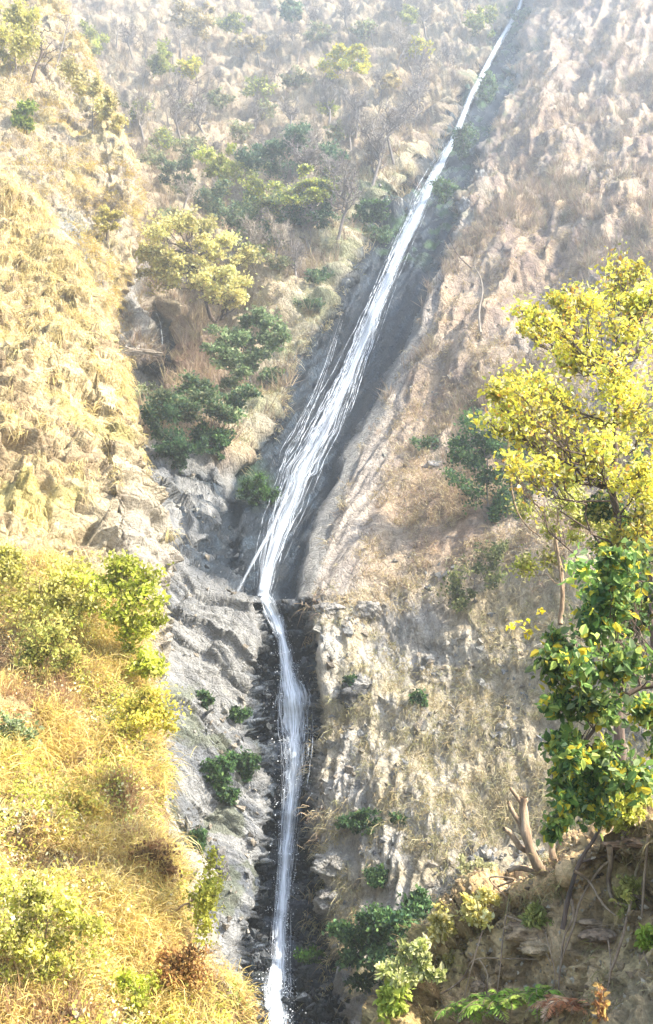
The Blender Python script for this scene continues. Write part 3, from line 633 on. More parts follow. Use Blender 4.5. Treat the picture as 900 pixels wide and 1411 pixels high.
# ---- mid right shrub and creepers on the slope
def on_main(px, py): P, n = main_at(px, py); return P[0], n[0]
def shrub(name, label, px, py, rx, ry, pal, leafpx=3.6, n=1200, group=None, thick=.8, dens=1, lay=None, Yoff=0., bark=None, near=False, sub=3, cate='shrub', fy=None, trunkpx=None, surf=None, twig=14, sigma=.5, flat=0., r0=None, nm2='crown'):
    """a shrub or small tree rooted on the hillside at (px, py+ry) with its crown centred on (px,py)"""
    by = py+ry*.8 if fy is None else fy; bx = px if trunkpx is None else trunkpx
    P, nn = on_main(bx, by) if surf is None else sheet_at(surf, bx, by)
    Y = P[1]-Yoff; s = px2m(Y)
    P = P.copy()-nn*.1*s*10*0
    Yc = Y-rx*s*.45
    if lay is None:
        cl = [(px, py, rx*.8, ry*.7)] + [(px+rx*.62*math.cos(a), py+ry*.55*math.sin(a), rx*.45, ry*.42) for a in rng.uniform(0, 6.28)+np.arange(5)*1.2566]
    else: cl = lay
    top = W(px, py, Yc)
    mid = P*.5+top*.5+np.array([rng.normal(0, .03), 0, 0])*ry*s
    r = r0 if r0 else max(.03, ry*s*.035)
    return build_tree(name, label, cate, P, [P-nn*.15, P*.75+mid*.25, mid, top], blob(cl, Yc, thick, rx*s*.3), pal, leafpx*s*(1.0 if near else 1.15), int(n*(1.6 if near else 1.9)), r, bark or M_barkg, twig, near, sub=sub+1, group=group, sigma=sigma, flat=flat, foliage_name=nm2)
shrub('dark_shrub', 'dense dark green shrub clinging to the slope left of the yellow tree', 672, 630, 44, 58, DGR+GRN, 4.2, 5200, lay=[(672,590,34,26),(650,620,26,28),(690,630,32,32),(672,660,34,26),(700,690,20,28),(655,600,22,22),(710,730,16,34),(645,650,16,18)], fy=700)
shrub('creeper_shrub', 'drab green creeper patch on the brown soil below the dark shrub', 655, 795, 34, 30, [(.16,.19,.07),(.24,.25,.1),(.1,.13,.05)], 4, 1500, lay=[(640,800,24,22),(665,780,22,18),(690,770,14,16),(630,825,14,14)], fy=830)
shrub('small_green_plant', 'single small bright green plant on the middle of the right slope', 588, 611, 15, 9, TEAL+GRN, 3.6, 300)
# ---- named mid-distance trees
shrub('yellow_crowned_tree', 'big spreading tree with pale golden crown below the hazy hillside', 262, 345, 70, 50, [(.76,.67,.26),(.66,.60,.22),(.48,.48,.18),(.82,.72,.34)], 4.0, 13000, cate='tree',
      lay=[(215,322,30,18),(250,305,32,18),(290,322,30,17),(320,345,20,15),(230,350,30,16),(275,350,32,18),(305,385,30,17),(255,378,30,17),(215,368,24,12),(318,368,18,13),(290,404,24,11),(320,398,15,11),(198,340,15,12)], fy=452, trunkpx=298, Yoff=4, bark=M_barkd, r0=.42, twig=12, sigma=.5, flat=.3)
shrub('teal_tree', 'dense blue green tree on the hillside above the other trees', 405, 200, 58, 36, TEAL+[(.07,.14,.08)], 3.6, 6500, cate='tree', lay=[(375,200,30,20),(410,185,30,18),(440,205,26,20),(400,220,36,16),(350,210,18,14),(455,225,14,12),(425,190,24,14)], fy=262)
shrub('yellow_topped_tree', 'slim green tree with a bright yellow green top', 300, 235, 34, 42, YG, 3.6, 3000, cate='tree', lay=[(302,212,17,12),(292,232,18,12),(315,240,16,12),(300,255,20,12)], fy=292)
shrub('dull_green_tree', 'rounded dull green tree below the slim yellow topped tree', 292, 272, 34, 22, TEAL+SAGE, 3.6, 2600, cate='tree', lay=[(275,270,22,14),(300,265,20,14),(310,285,18,12),(280,288,20,10)], fy=306)
shrub('sage_tree', 'grey green bushy tree left of the yellow topped tree', 240, 235, 28, 26, SAGE+TEAL, 3.4, 2200, cate='tree', fy=278)
shrub('flat_topped_tree', 'tree with pale yellow flat crown and several thin pale stems', 405, 262, 50, 24, YG+SAGE, 3.4, 5200, cate='tree', lay=[(380,262,24,12),(410,252,26,10),(438,258,20,11),(365,278,20,12),(400,275,24,10),(445,272,14,8),(350,262,14,10)], fy=345, trunkpx=392, bark=M_barkp, r0=.25, flat=.4)
shrub('shadowy_green_tree', 'dark green tree standing behind the thin pale stems', 425, 285, 34, 26, TEAL+DGR, 3.4, 2800, cate='tree', lay=[(415,290,24,14),(445,280,20,16),(425,305,22,14),(455,262,12,12)], fy=335, Yoff=-2)
shrub('grey_green_tree', 'soft grey green tree right of the golden crowned tree', 352, 300, 34, 36, SAGE+TEAL, 3.4, 3600, cate='tree', lay=[(335,290,22,16),(365,300,22,18),(350,325,26,16),(340,268,20,12),(375,330,18,14)], fy=365)
shrub('leafy_slope_tree', 'broad green tree leaning over the gully below the golden tree', 345, 470, 46, 50, [(.17,.25,.11),(.22,.30,.13),(.12,.18,.08),(.32,.38,.20)], 4.2, 6500, cate='tree', lay=[(352,438,24,12),(365,455,22,14),(330,465,26,14),(355,485,28,16),(320,495,24,16),(340,515,28,16),(375,475,14,16),(305,480,18,12)], fy=545)
shrub('spreading_green_tree', 'low spreading green tree above the dark pool bushes', 290, 545, 56, 40, GRN+TEAL+SAGE, 4.2, 6500, cate='tree', lay=[(270,535,28,14),(300,530,28,14),(325,545,22,16),(285,560,34,14),(250,550,20,12),(310,570,22,14),(240,562,20,10)], fy=605)
shrub('dark_bush', 'darkest green bush at the foot of the left cliff', 245, 612, 30, 26, DGR, 4.2, 3000, lay=[(232,605,22,16),(255,615,22,18),(250,630,16,12),(225,580,16,16)], fy=640)
shrub('round_dark_bush', 'round dark green bush in the gully right of the darkest bush', 292, 605, 24, 22, DGR+GRN, 4.2, 2200)
shrub('fern_topped_bush', 'pale feathery bush just below the driftwood pile', 208, 545, 22, 16, SAGE+[(.38,.42,.25)], 4, 1200, fy=562, Yoff=2)
shrub('teal_bush', 'teal bush between the feathery bush and the dark bushes', 222, 575, 20, 16, TEAL+DGR, 4, 1600, fy=592)
shrub('round_slope_bush', 'small round green bush on the pale slope left of the wet slab', 370, 518, 16, 14, GRN+SAGE, 3.8, 900)
shrub('slab_edge_shrub', 'low green shrub on the upper left edge of the wet slab', 503, 297, 26, 15, GRN+DGR, 3.6, 1700, lay=[(490,305,14,9),(505,295,16,10),(520,285,12,8)])
shrub('slab_shrub', 'green shrub growing on the wet slab beside the falling water', 525, 322, 20, 13, GRN+TEAL, 3.4, 1100)
for q, (a, b, rx, ry, lab) in enumerate([(640,195,13,28,'tall strip of green creeper right of the highest fall'), (612,262,18,20,'green creeper patch right of the upper fall above the pale rib'), (670,120,12,22,'hazy green creeper near the top of the waterfall'),
      (722,22,16,12,'hazy teal bush at the very top of the waterfall'), (440,380,20,10,'low green bush on the pale slope above the slab'), (428,418,18,9,'flat green bush halfway down the pale slope')]):
    shrub('green_creeper', lab, a, b, rx, ry, TEAL+GRN+[(.18,.23,.12)], 3.2, int(rx*ry*3.2), group='green plants beside the upper fall')
shrub('moss_bush', 'dark mossy bush hanging left of the middle of the fall', 357, 676, 22, 22, [(.05,.11,.02),(.08,.16,.03),(.03,.07,.02)], 3.6, 1700)
for a, b, rx, ry, lab in [(335,1056,20,19,'round dark green bush on the grey rock left of the lower fall'), (298,1062,20,20,'drab green bush left of the round dark bush'), (312,1092,15,11,'small green bush just under the round dark bush'),
      (281,964,11,11,'small green plant on the rock beside the near slope'), (328,984,13,8,'little green plant high on the grey rock left of the lower fall'), (272,1158,11,17,'green plant at the edge of the near slope'),
      (495,1131,21,11,'low dark green bush in the middle of the pale slope'), (522,1208,20,10,'flat green bush above the big gorge bush'), (548,1188-60,8,6,'tiny green plant right of the low dark bush'),
      (575,962,10,8,'tiny olive bush on the pale slope'), (485,938,9,8,'olive tuft beside the rock hollow'), (437,1322,24,12,'bright green mossy plant beside the foot of the fall')]:
    shrub('rock_plant', lab, a, b, rx, ry, GRN+DGR if b < 1300 else [(.10,.22,.03),(.16,.3,.04),(.06,.13,.03)], 4.4, int(rx*ry*4), group='green plants on the gorge rocks')
shrub('gorge_bush', 'large dark green bush at the bottom right of the gorge', 540, 1290, 62, 46, GRN+DGR+[(.12,.22,.09)], 5.0, 9000, lay=[(560,1258,28,18),(520,1275,28,18),(555,1290,34,22),(500,1300,26,18),(535,1320,32,20),(580,1310,26,22),(490,1285,18,12),(560,1345,20,14)], fy=1350)
# yellow-green trees on the hazy hillside
for a, b, rx, ry, lab, pl in [(478,82,32,22,'brightest lime yellow tree on the hazy hillside', 0), (575,66,18,13,'small yellow tree midway between the lime tree and the fall top', 0), (660,28,22,15,'yellow green tree left of the top of the waterfall', 1),
      (261,92,14,16,'small lime tree with a bare trunk on the far hillside', 0), (222,85,20,20,'hazy yellow tree at the far upper left hillside', 1), (452,150,14,9,'tiny yellow bush below the lime yellow tree', 1), (560,20,16,12,'faint yellow tree at the top edge', 1), (120,60,26,24,'pale yellow tree beside the upper left gully', 1), (270,30,28,20,'faint orange yellow tree near the top left', 2),
      (540,110,14,10,'dull orange bush on the hillside left of the upper fall', 2), (400,12,18,14,'hazy blue green tree at the top edge', 3), (345,60,18,14,'faint dull yellow tree near the top centre', 2)]:
    shrub('hillside_tree', lab, a, b, rx, ry, [YEL[:4], YG, [(.50,.40,.18),(.42,.36,.2)], TEAL][pl], 3.6, int(rx*ry*3.5), fy=b+ry*2.2, cate='tree', group='leafy trees dotted over the hazy hillside', flat=.3)
for q, (a, b, rx, ry) in enumerate([(228,190,22,16),(262,200,20,14),(330,180,20,14),(335,235,22,18),(470,180,18,13),(300,135,18,14),(355,120,20,14),(410,110,20,14),(210,215,16,14),(385,235,22,14),(365,150,16,12),(255,150,16,12),(320,30,22,16),(440,45,20,14),(500,40,18,13),(190,150,16,16),(235,300,18,14),(455,245,18,14),(350,345,22,14),(385,360,18,12)]):
    low = b > 225
    shrub('woodland_tree', 'soft olive tree in the lower woodland beside the golden crowned tree' if low else 'hazy soft olive tree in the woodland high on the far hillside', a, b, rx, ry, SAGE+[(.42,.38,.18),(.36,.30,.16)] if q % 3 else SAGE+YG, 3.4, int(rx*ry*2.2), fy=b+ry*2., cate='tree', group='olive trees low on the hillside' if low else 'olive trees high on the hillside', flat=.3)
# ---- upper left slope plants
def onS(S): return dict(surf=S)
shrub('gold_bush', 'large pale yellow bush at the upper left corner', 22, 45, 34, 38, [(.62,.60,.14),(.55,.50,.15),(.66,.60,.25)], 4, 3800, surf=upper, fy=100)
shrub('feathery_gold_bush', 'feathery golden bush hanging at the edge of the upper left slope', 128, 118, 30, 44, [(.60,.54,.2),(.55,.46,.2),(.66,.60,.3)], 4, 3400, surf=upper, lay=[(100,95,16,16),(122,115,18,16),(140,135,14,16),(150,160,12,14)], fy=185)
shrub('green_clump', 'lone green clump on the upper left slope', 32, 160, 15, 24, [(.28,.36,.07),(.38,.42,.09),(.2,.28,.06)], 4.5, 1100, surf=upper)
shrub('yellow_spray', 'loose golden spray of leaves on the left slope above the cliff', 150, 300, 18, 18, [(.60,.52,.15),(.50,.44,.15)], 4, 700, surf=upper, fy=345)
# ---- near left slope shrubs
def near_shrub(name, label, px, py, rx, ry, pal, n, leafpx, **k):
    k.setdefault('sigma', 1.15); k.setdefault('thick', .6); return shrub(name, label, px, py, rx, ry, pal, leafpx*.74, int(n*.62), surf=near, near=True, bark=M_barkb, **k)
near_shrub('compound_leaf_shrub', 'yellow green shrub with star shaped leaf sprays at the rim of the near slope', 175, 815, 50, 50, [(.50,.54,.07),(.60,.60,.12),(.40,.46,.06),(.66,.64,.2)], 5200, 9,
           lay=[(155,790,26,14),(190,800,22,14),(120,800,26,14),(200,830,20,14),(150,830,26,14),(205,870,16,16),(195,905,20,14),(215,920,12,12),(175,860,18,12)], fy=900, Yoff=.6)
near_shrub('pale_yellow_shrub', 'pale yellow shrub at the left edge above the golden grass', 55, 800, 62, 44, [(.60,.56,.16),(.66,.60,.24),(.48,.46,.1)], 5200, 8, lay=[(10,775,26,18),(45,790,28,18),(85,805,28,18),(25,820,30,18),(65,835,26,16),(100,840,20,14)], fy=880)
near_shrub('grey_green_weed', 'small grey green leafy weed at the left edge', 18, 1012, 24, 24, [(.30,.36,.18),(.40,.44,.26),(.2,.26,.1)], 1100, 8)
near_shrub('large_weed_shrub', 'broad yellow green weed bush at the lower left', 65, 1270, 78, 66, [(.54,.54,.10),(.62,.58,.16),(.42,.44,.08),(.68,.62,.26)], 4200, 8, fy=1345, lay=[(20,1235,24,16),(60,1225,26,14),(100,1245,22,16),(15,1280,22,20),(55,1275,26,22),(95,1290,24,16),(125,1270,14,12),(35,1320,26,14),(80,1325,22,12)])
near_shrub('olive_weed', 'olive weed patch in the middle of the golden slope', 72, 900, 36, 34, [(.38,.38,.10),(.28,.30,.08),(.52,.46,.14)], 2200, 7.5)
near_shrub('lime_weed', 'lime weed tuft at the bottom of the near slope', 175, 1372, 30, 26, [(.52,.56,.08),(.42,.5,.07),(.6,.58,.16)], 1700, 8.5)
near_shrub('rim_weed', 'lime weed on the rim of the near slope halfway down', 285, 1230, 20, 44, [(.50,.48,.1),(.44,.46,.09)], 1500, 7.5)
near_shrub('russet_weed', 'dry russet weed in the lower part of the golden slope', 252, 1330, 34, 24, [(.40,.22,.08),(.50,.33,.12),(.32,.17,.07)], 1700, 7)
near_shrub('yellow_weed', 'yellow weed on the rim under the star leaved shrub', 195, 985, 36, 30, [(.62,.52,.12),(.56,.54,.1)], 2200, 7.5)
near_shrub('brown_weed', 'brown dry weed near the rim of the golden slope', 205, 1190, 30, 24, [(.36,.22,.1),(.44,.3,.13),(.28,.16,.08)], 1500, 7)
near_shrub('gold_weed', 'gold weed clump left of the brown dry weed', 110, 1120, 44, 34, [(.64,.48,.13),(.54,.42,.12),(.46,.44,.1)], 2400, 7.5)
# ---- foreground bottom right plants
def bank_shrub(name, label, px, py, rx, ry, pal, n, leafpx, **k):
    return shrub(name, label, px, py, rx, ry, pal, leafpx, n, surf=bank, near=True, bark=M_barkb, **k)
bank_shrub('yellow_grass_clump', 'mop of pale yellow grass on the shoulder of the earth bank', 640, 1262, 38, 26, [(.62,.54,.18),(.68,.62,.32),(.50,.44,.12)], 2600, 8, lay=[(615,1290,20,16),(640,1262,24,16),(668,1245,20,12),(600,1310,14,14)], fy=1280, nm2='leaves')
bank_shrub('pale_sprig_bush', 'pale lime sprigs at the left foot of the earth bank', 560, 1335, 30, 24, [(.58,.60,.26),(.66,.64,.36),(.44,.48,.16)], 1500, 8, lay=[(555,1320,18,12),(575,1340,18,12),(545,1350,14,12),(590,1325,10,10)], fy=1385, nm2='leaves')
bank_shrub('lime_sprig', 'tiny lime plant at the bottom edge left of the bank', 540, 1375, 16, 18, [(.5,.56,.12),(.4,.48,.1)], 420, 9, fy=1405, nm2='leaves')
def fern(name, label, px, py, rad, nf, pal, Yoff=.6):
    P, n_ = sheet_at(bank, px, py); P = P*(1-Yoff/P[1]); root = empty(name, P, label, 'fern'); Cs = []; Vs = []; Fs = []; o = 0
    az = rng.uniform(0, 6.28, nf); el = rng.uniform(.3, 1.1, nf); L_ = rad*rng.uniform(.6, 1.1, nf); t = np.linspace(0, 1, 16)
    d = np.stack([np.cos(az)*np.cos(el), np.sin(az)*np.cos(el), np.sin(el)], -1)
    R_ = rng.normal(0, .12, (nf, 1, 3))*np.array([1, 1, .2])*rad*2+d[:, None]*(L_[:, None]*t[None])[..., None]+np.array([0, 0, -1])*(.75*L_[:, None]*t[None]**2)[..., None]
    v, f = tubes(R_, np.full((nf, 16), .004), 3); mesh('stem', v, f, M_barkb, parent=root)
    T_ = nrm(np.gradient(R_, axis=1)); S_ = nrm(np.cross(T_, np.array([0, 0, 1.])+0*T_))
    w = .34*L_[:, None]*np.sin(np.clip(t*.93+.09, 0, 1)*PI)[None]**.8
    for sg in (-1, 1):
        dd = nrm(S_*sg+T_*.55+rng.normal(0, .12, T_.shape)-np.array([0, 0, .25])); a = R_; tip = R_+dd*w[..., None]; wd = T_*(w*.13)[..., None]
        V = np.stack([a, a+dd*w[..., None]*.45+wd, tip, a+dd*w[..., None]*.45-wd], 2).reshape(-1, 3); m = nf*16
        Vs.append(V); Fs.append(np.arange(m)[:, None]*4+np.arange(4)[None]+o); o += m*4; Cs.append(np.repeat(np.repeat(pick_col(nf, pal), 16, 0)*(1+rng.normal(0, .12, (m, 1))), 4, 0))
    mesh('fronds', np.concatenate(Vs), np.concatenate(Fs), M_leaf, np.clip(np.concatenate(Cs), .01, .9), parent=root, smooth=False)
    return root
GF = [(.26,.40,.07),(.34,.48,.09),(.46,.54,.12),(.18,.30,.06)]
for q, (a, b, lab) in enumerate([(640, 1392, 'leftmost green fern at the bottom of the bank'), (672, 1382, 'second green fern from the left at the bottom'), (706, 1380, 'green fern in the middle of the row at the bottom of the bank'), (738, 1374, 'rightmost green fern next to the dead russet fern')]):
    fern('green_fern', lab, a, b, .36, 26, GF)['group'] = 'green ferns under the earth bank'
fern('russet_fern', 'dead russet fern right of the green ferns', 778, 1385, .36, 22, [(.55,.30,.16),(.66,.46,.3),(.42,.2,.1)])
bank_shrub('drooping_russet_leaf', 'small dead orange leaf spray right of the russet fern', 826, 1385, 9, 22, [(.46,.30,.10),(.36,.18,.08)], 60, 9, fy=1410, Yoff=.8, nm2='fronds')
bank_shrub('bank_leaf_tuft', 'green leaf tuft in the middle of the earth bank', 745, 1262, 20, 15, [(.30,.33,.10),(.42,.42,.14)], 420, 8, nm2='leaves')
bank_shrub('edge_leaf_tuft', 'bright green leaves at the right edge of the bank', 893, 1292, 10, 13, [(.34,.46,.08),(.44,.52,.1)], 150, 11, nm2='leaves')
bank_shrub('lime_bank_weed', 'yellow green weed standing on the bank top under the green tree', 862, 1120, 24, 26, [(.52,.54,.09),(.62,.60,.16)], 900, 9, nm2='leaves', fy=1155)
bank_shrub('dangling_weed', 'olive weed dangling over the lip of the bank', 868, 1232, 14, 20, [(.36,.36,.1),(.48,.44,.14)], 420, 8, nm2='leaves')
shrub('pale_shrub', 'pale cream shrub on the slope just above the earth bank', 658, 1196, 24, 14, [(.56,.53,.3),(.46,.46,.22)], 4.5, 800)
p, n, x, y = pick_sheet(bank, 900, sst(-.1, .4, fbm(bank.base/.8, 3, 220)))
G1 = blades(p, n, rng.uniform(.08, .26, len(p)), 8, .007, [(.36,.27,.14), (.26,.18,.1), (.44,.38,.18), (.25,.26,.08)], .7, .3, .8, .6, .3)
stuff('bank_grass', 'thin dry grass and rootlets on the earth bank', 'grass', [G1], M_grass)
# ---- dead wood
def limb(pts, r0, r1, sides=9, n=22, rough=.05):
    P = catmull(np.array(pts, float), n)[None]; P = P+rng.normal(0, r0*rough, P.shape)
    return tubes(P, np.linspace(r0, r1, n)[None]*(1+rng.normal(0, .07, (1, n))), sides)
def px_line(lst, Y): return [W(a[0], a[1], Y+(a[2] if len(a) > 2 else 0)) for a in lst]
YS = 12.6
bs = W(772, 1232, YS)
st_ = empty('broken_stump', bs, 'sunlit broken stump with forked bare branches on the bank edge', 'stump')
def loc(vf, b): return vf[0]-b, vf[1]
v, f = cat([limb(px_line([(782,1245,0),(765,1215,0),(742,1195,-.1),(728,1160,-.1),(722,1120,0),(722,1098,0)], YS), .075, .045)])
mesh('trunk', v-bs, f, M_barkb, parent=st_)
for pts, r in [([(732,1175),(715,1165),(704,1148),(694,1142)], .045), ([(724,1150),(714,1130),(706,1118),(700,1105)], .04), ([(724,1115),(714,1100),(703,1086)], .035), ([(775,1235),(768,1200),(762,1180),(760,1160)], .06), ([(782,1240),(790,1210),(786,1180)], .035), ([(770,1230),(745,1205),(716,1196),(700,1200)], .045)]:
    v, f = limb(px_line(pts, YS), r, r*.55); mesh('branch', v-bs, f, M_barkb, parent=st_)
# dark curved branch
b0 = W(772, 1330, 11.9)
v, f = cat([limb(px_line([(775,1280),(785,1230),(800,1185),(822,1150),(838,1110),(850,1080),(865,1062)], 12), .03, .012), limb(px_line([(800,1188),(820,1182),(840,1180),(858,1190)], 12), .018, .01)])
tag(mesh('bare_branch', v, f, M_barkd), 'dark curved bare branch rising from the roots into the green tree', 'branch')
roots = [([(840,1165),(842,1190),(838,1215),(846,1240),(870,1250)], .035, 'thick knotted root under the overhanging lip'), ([(785,1230),(790,1262),(778,1290),(772,1330)], .022, 'root dropping straight down beneath the stump'),
 ([(850,1180),(825,1200),(800,1240),(790,1275),(772,1330),(768,1400)], .018, 'long root slanting from the lip to the stump root'), ([(900,1178),(880,1190),(865,1260),(845,1330),(815,1390),(795,1420)], .022, 'longest pale root crossing the right part of the bank'),
 ([(893,1150),(888,1230),(882,1290),(890,1330)], .018, 'root hanging vertically near the right edge'), ([(790,1200),(812,1215),(830,1245),(848,1262)], .02, 'short curled root right of the stump'),
 ([(672,1262),(660,1300),(648,1340),(640,1372)], .012, 'thin root on the left part of the bank'), ([(590,1378),(620,1362),(640,1345),(655,1322),(700,1318),(740,1322)], .013, 'pale root running sideways across the bank face'),
 ([(700,1245),(693,1290),(690,1330),(684,1375)], .012, 'thin hanging root below the yellow grass'), ([(660,1320),(672,1345),(668,1380)], .009, 'short forked rootlet below the sideways root'),
 ([(698,1262),(725,1275),(742,1290),(760,1330)], .012, 'root sloping right from the yellow grass'), ([(745,1255),(756,1300),(764,1345),(758,1385)], .010, 'thin root below the green leaf tuft'), ([(836,1290),(842,1330),(836,1370),(822,1411)], .011, 'thin root in the right part of the bank'),
 ([(690,1215),(700,1190),(690,1175),(700,1240),(703,1256)], .014, 'looped bare root sticking up from the bank top')]
for pts, r, lab in roots:
    P = []
    for a, b in pts:
        q, qn = sheet_at(bank, a, b); P.append(q+nrm(-q)*(.12+.05*rng.random()))
    v, f = limb(P, r, r*.5, 6); tag(mesh('tree_root', v, f, M_barkb), lab, 'root', 'roots exposed on the earth bank')
# rubble on the bank lip
def rock_mesh(c, r, seed, flat=(1, 1, 1), mat=M_rock, colr=(.34,.33,.31), det=.35):
    n = 40; u = np.linspace(0, PI, n)[:, None]; v = np.linspace(0, 2*PI, 2*n)[None]
    S_ = np.stack([np.sin(u)*np.cos(v), np.sin(u)*np.sin(v), np.cos(u)+0*v], -1)
    d = 1+det*facets(S_*1.6+seed, seed, .8, .3)+.12*fbm(S_*4+seed, 3, seed)
    P = S_*d[..., None]*np.array(flat)*r+c
    cc = lerp(np.array(colr), np.array(colr)*.6, sst(-.3, .4, fbm(P/(r*.6), 3, seed)))
    return P.reshape(-1, 3), grid_faces(n, 2*n), np.c_[cc.reshape(-1, 3), np.ones(n*2*n)]
for a, b, r, fl_, cl_, lab in [(735,1288,.26,(1.4,.8,.45),(.33,.27,.2),'flat brown rock jutting from the middle of the bank'), (752,1306,.2,(1.5,.8,.5),(.42,.36,.27),'pale flat rock just below the jutting rock'), (715,1282,.12,(1.2,1,.7),(.28,.22,.17),'small brown stone left of the jutting rock'),
      (660,1362,.1,(1,1,.8),(.3,.25,.2),'small stone low on the bank'), (832,1290,.15,(1.6,1,.5),(.24,.2,.17),'dark slate like stone under the root lip'), (820,1272,.12,(1.6,1,.4),(.26,.22,.18),'thin dark stone above the slate like stone'), (865,1165,.16,(1.8,1,.35),(.36,.26,.2),'reddish flat stone on the bank top at right'), (890,1160,.15,(1.6,1,.4),(.38,.28,.22),'reddish flat stone at the right end of the bank top')]:
    P, n_ = sheet_at(bank, a, b); v, f, c = rock_mesh(P, r, a, fl_, colr=cl_); c[:, :3] *= np.array([1.35, 1.15, .9]); tag(mesh('bank_stone', v, f, M_bank, c), lab, 'rock', 'stones in the earth bank')
for a, b, rpx, fl_, cl_, lab in [(475,1360,30,(.8,.9,1.3),(.34,.34,.34),'large grey boulder right of the foot of the fall'), (510,1395,28,(1,1,.9),(.30,.29,.27),'grey boulder behind the large boulder at the bottom'), (300,1190,16,(1,1,1.3),(.26,.25,.24),'brown grey boulder at the rim of the near slope'),
      (452,838,15,(1.5,1,.7),(.42,.40,.37),'pale block on the ledge right of the water'), (505,842,17,(1.4,1,.8),(.44,.41,.37),'second pale block along the ledge'), (600,640,14,(1.3,1,.6),(.42,.4,.38),'pale stone on the slope below the small green plant'), (485,960,18,(1.2,1,1),(.16,.16,.16),'dark rock in the hollow right of the lower fall'), (497,940,13,(1.2,1,.9),(.44,.42,.39),'pale rock above the dark rock in the hollow'),
      (430,1345,14,(1.3,1,.6),(.06,.07,.08),'wet black rock right of the base of the fall'), (408,1392,12,(1.2,1,.7),(.05,.06,.07),'wet black rock at the bottom edge'), (445,1385,14,(1.2,1,.8),(.06,.07,.08),'wet black rock beside the grey boulder'), (358,1340,12,(1.2,1,.7),(.07,.08,.08),'wet dark rock left of the base of the fall'),
      (410,1255,16,(1.6,1,.8),(.06,.07,.09),'shiny dark block jutting beside the lower fall'), (412,1225,14,(1.5,1,.7),(.10,.11,.12),'dark block above the shiny block'), (455,1240,22,(1.2,1,.8),(.36,.34,.31),'grey block on the right rim of the slot'), (460,1195,20,(1.3,1,.8),(.42,.40,.36),'pale block higher on the right rim of the slot'),
      (640,290,12,(.8,1,1.4),(.38,.37,.36),'pale rock at the top of the rib'), (665,250,13,(.8,1,1.5),(.36,.36,.35),'pale upright rock above the rib')]:
    P, n_ = on_main(a, b); r = rpx*px2m(P[1]); wet = cl_[0] < .12
    v, f, c = rock_mesh(P-n_*r*.3, r, a+b, fl_, colr=cl_)
    if wet: c[:, 3] = .1
    tag(mesh('boulder', v, f, M_wet if wet else M_rock, c), lab, 'rock', 'boulders in the gorge')
# driftwood pile
P, n_ = on_main(205, 492); s = px2m(P[1]); dw = P-np.array([0, 2.5, 0]); root = empty('driftwood_pile', dw, 'heap of pale driftwood jammed across the upper gully', 'driftwood')
for k in range(16):
    a = np.array([rng.uniform(-30, -8), rng.normal(0, 3), rng.normal(0, 4)])*s; b = np.array([rng.uniform(8, 24), rng.normal(0, 3), rng.normal(-2, 4)])*s
    v, f = limb([a, (a+b)/2+rng.normal(0, .12, 3), b], rng.uniform(.05, .14), .04, 5, 8); mesh('branch', v, f, M_barkp, parent=root)
# pale dead tree on right slope and other bare saplings
def bare_obj(name, label, pts, Y, r, mat, group=None, twn=12, cate='tree'):
    P = np.array(px_line(pts, Y)); b = P[0]; root = empty(name, b, label, cate, group); T = catmull(P, 16)[None]-b
    s = px2m(Y); m = twn
    t = rng.uniform(.25, 1, m); A_ = pt_on(T, np.zeros(m, int), t); L_ = np.linalg.norm(P[-1]-P[0])
    e = A_+nrm(rng.normal(0, 1, (m, 3))*np.array([1, .7, .3])+np.array([0, 0, .8]))*L_*rng.uniform(.15, .38, (m, 1))
    B = curve_between(A_, e, 6, -.05, .07)
    i = np.repeat(np.arange(m), 7); s0 = pt_on(B, i, rng.uniform(.3, 1, len(i))); e2 = s0+nrm(rng.normal(0, 1, (len(i), 3))+np.array([0, 0, .7]))*L_*rng.uniform(.05, .14, (len(i), 1))
    T2 = curve_between(s0, e2, 4, 0, .08)
    v, f = tubes(T, np.linspace(r, r*.4, 16)[None], 7); mesh('trunk', v, f, mat, parent=root)
    v, f = cat([tubes(B, np.linspace(1, .35, 6)[None]*np.full((m, 1), r*.4), 4), tubes(T2, np.linspace(1, .4, 4)[None]*np.full((len(i), 1), r*.18), 3)]); mesh('crown', v, f, mat, parent=root)
    return root
def depth_at(a, b): return on_main(a, b)[0][1]
bare_obj('dead_tree', 'pale thin dead tree hanging on the slope right of the wet slab', [(662,458),(660,430),(665,400),(660,378),(652,368)], depth_at(662,458)-1, .13, M_barkp, twn=5)
bare_obj('dead_tree', 'leaning dead twig tree crossing above the pale rib', [(650,370),(630,350),(618,325)], depth_at(650,370)-1, .09, M_barkd, twn=6)
P, _ = sheet_at(upper, 44, 112); bare_obj('dark_bare_tree', 'crooked dark bare tree on the upper left slope', [(44,114),(50,92),(58,72),(52,58),(62,40)], P[1], .22, M_barkd, twn=10)
P, _ = sheet_at(upper, 78, 100); bare_obj('slim_bare_tree', 'slim bare tree right of the crooked dark tree', [(76,98),(84,70),(92,40),(96,20)], P[1], .13, M_barkg, twn=10)
P, _ = sheet_at(upper, 146, 332); bare_obj('slim_bare_tree', 'small forked bare tree above the left cliff', [(147,332),(148,312),(150,295),(146,280)], P[1], .10, M_barkd, twn=8)
bare_obj('slim_bare_tree', 'thin bare pole tree in the centre of the far hillside', [(271,166),(271,140),(272,115),(268,95)], depth_at(271,166)-1, .22, M_barkd, twn=9)
# thin vines and stems near the right
for pts, Y, r, lab in [([(700,585),(702,640),(708,690),(722,720),(745,740)], 19, .02, 'pale vine curling down left of the sapling'), ([(765,735),(770,775),(775,815)], 19.5, .03, 'reddish stem beneath the sapling')]:
    v, f = limb(px_line(pts, Y), r, r*.6, 6); tag(mesh('vine', v, f, M_barkb), lab, 'vine')
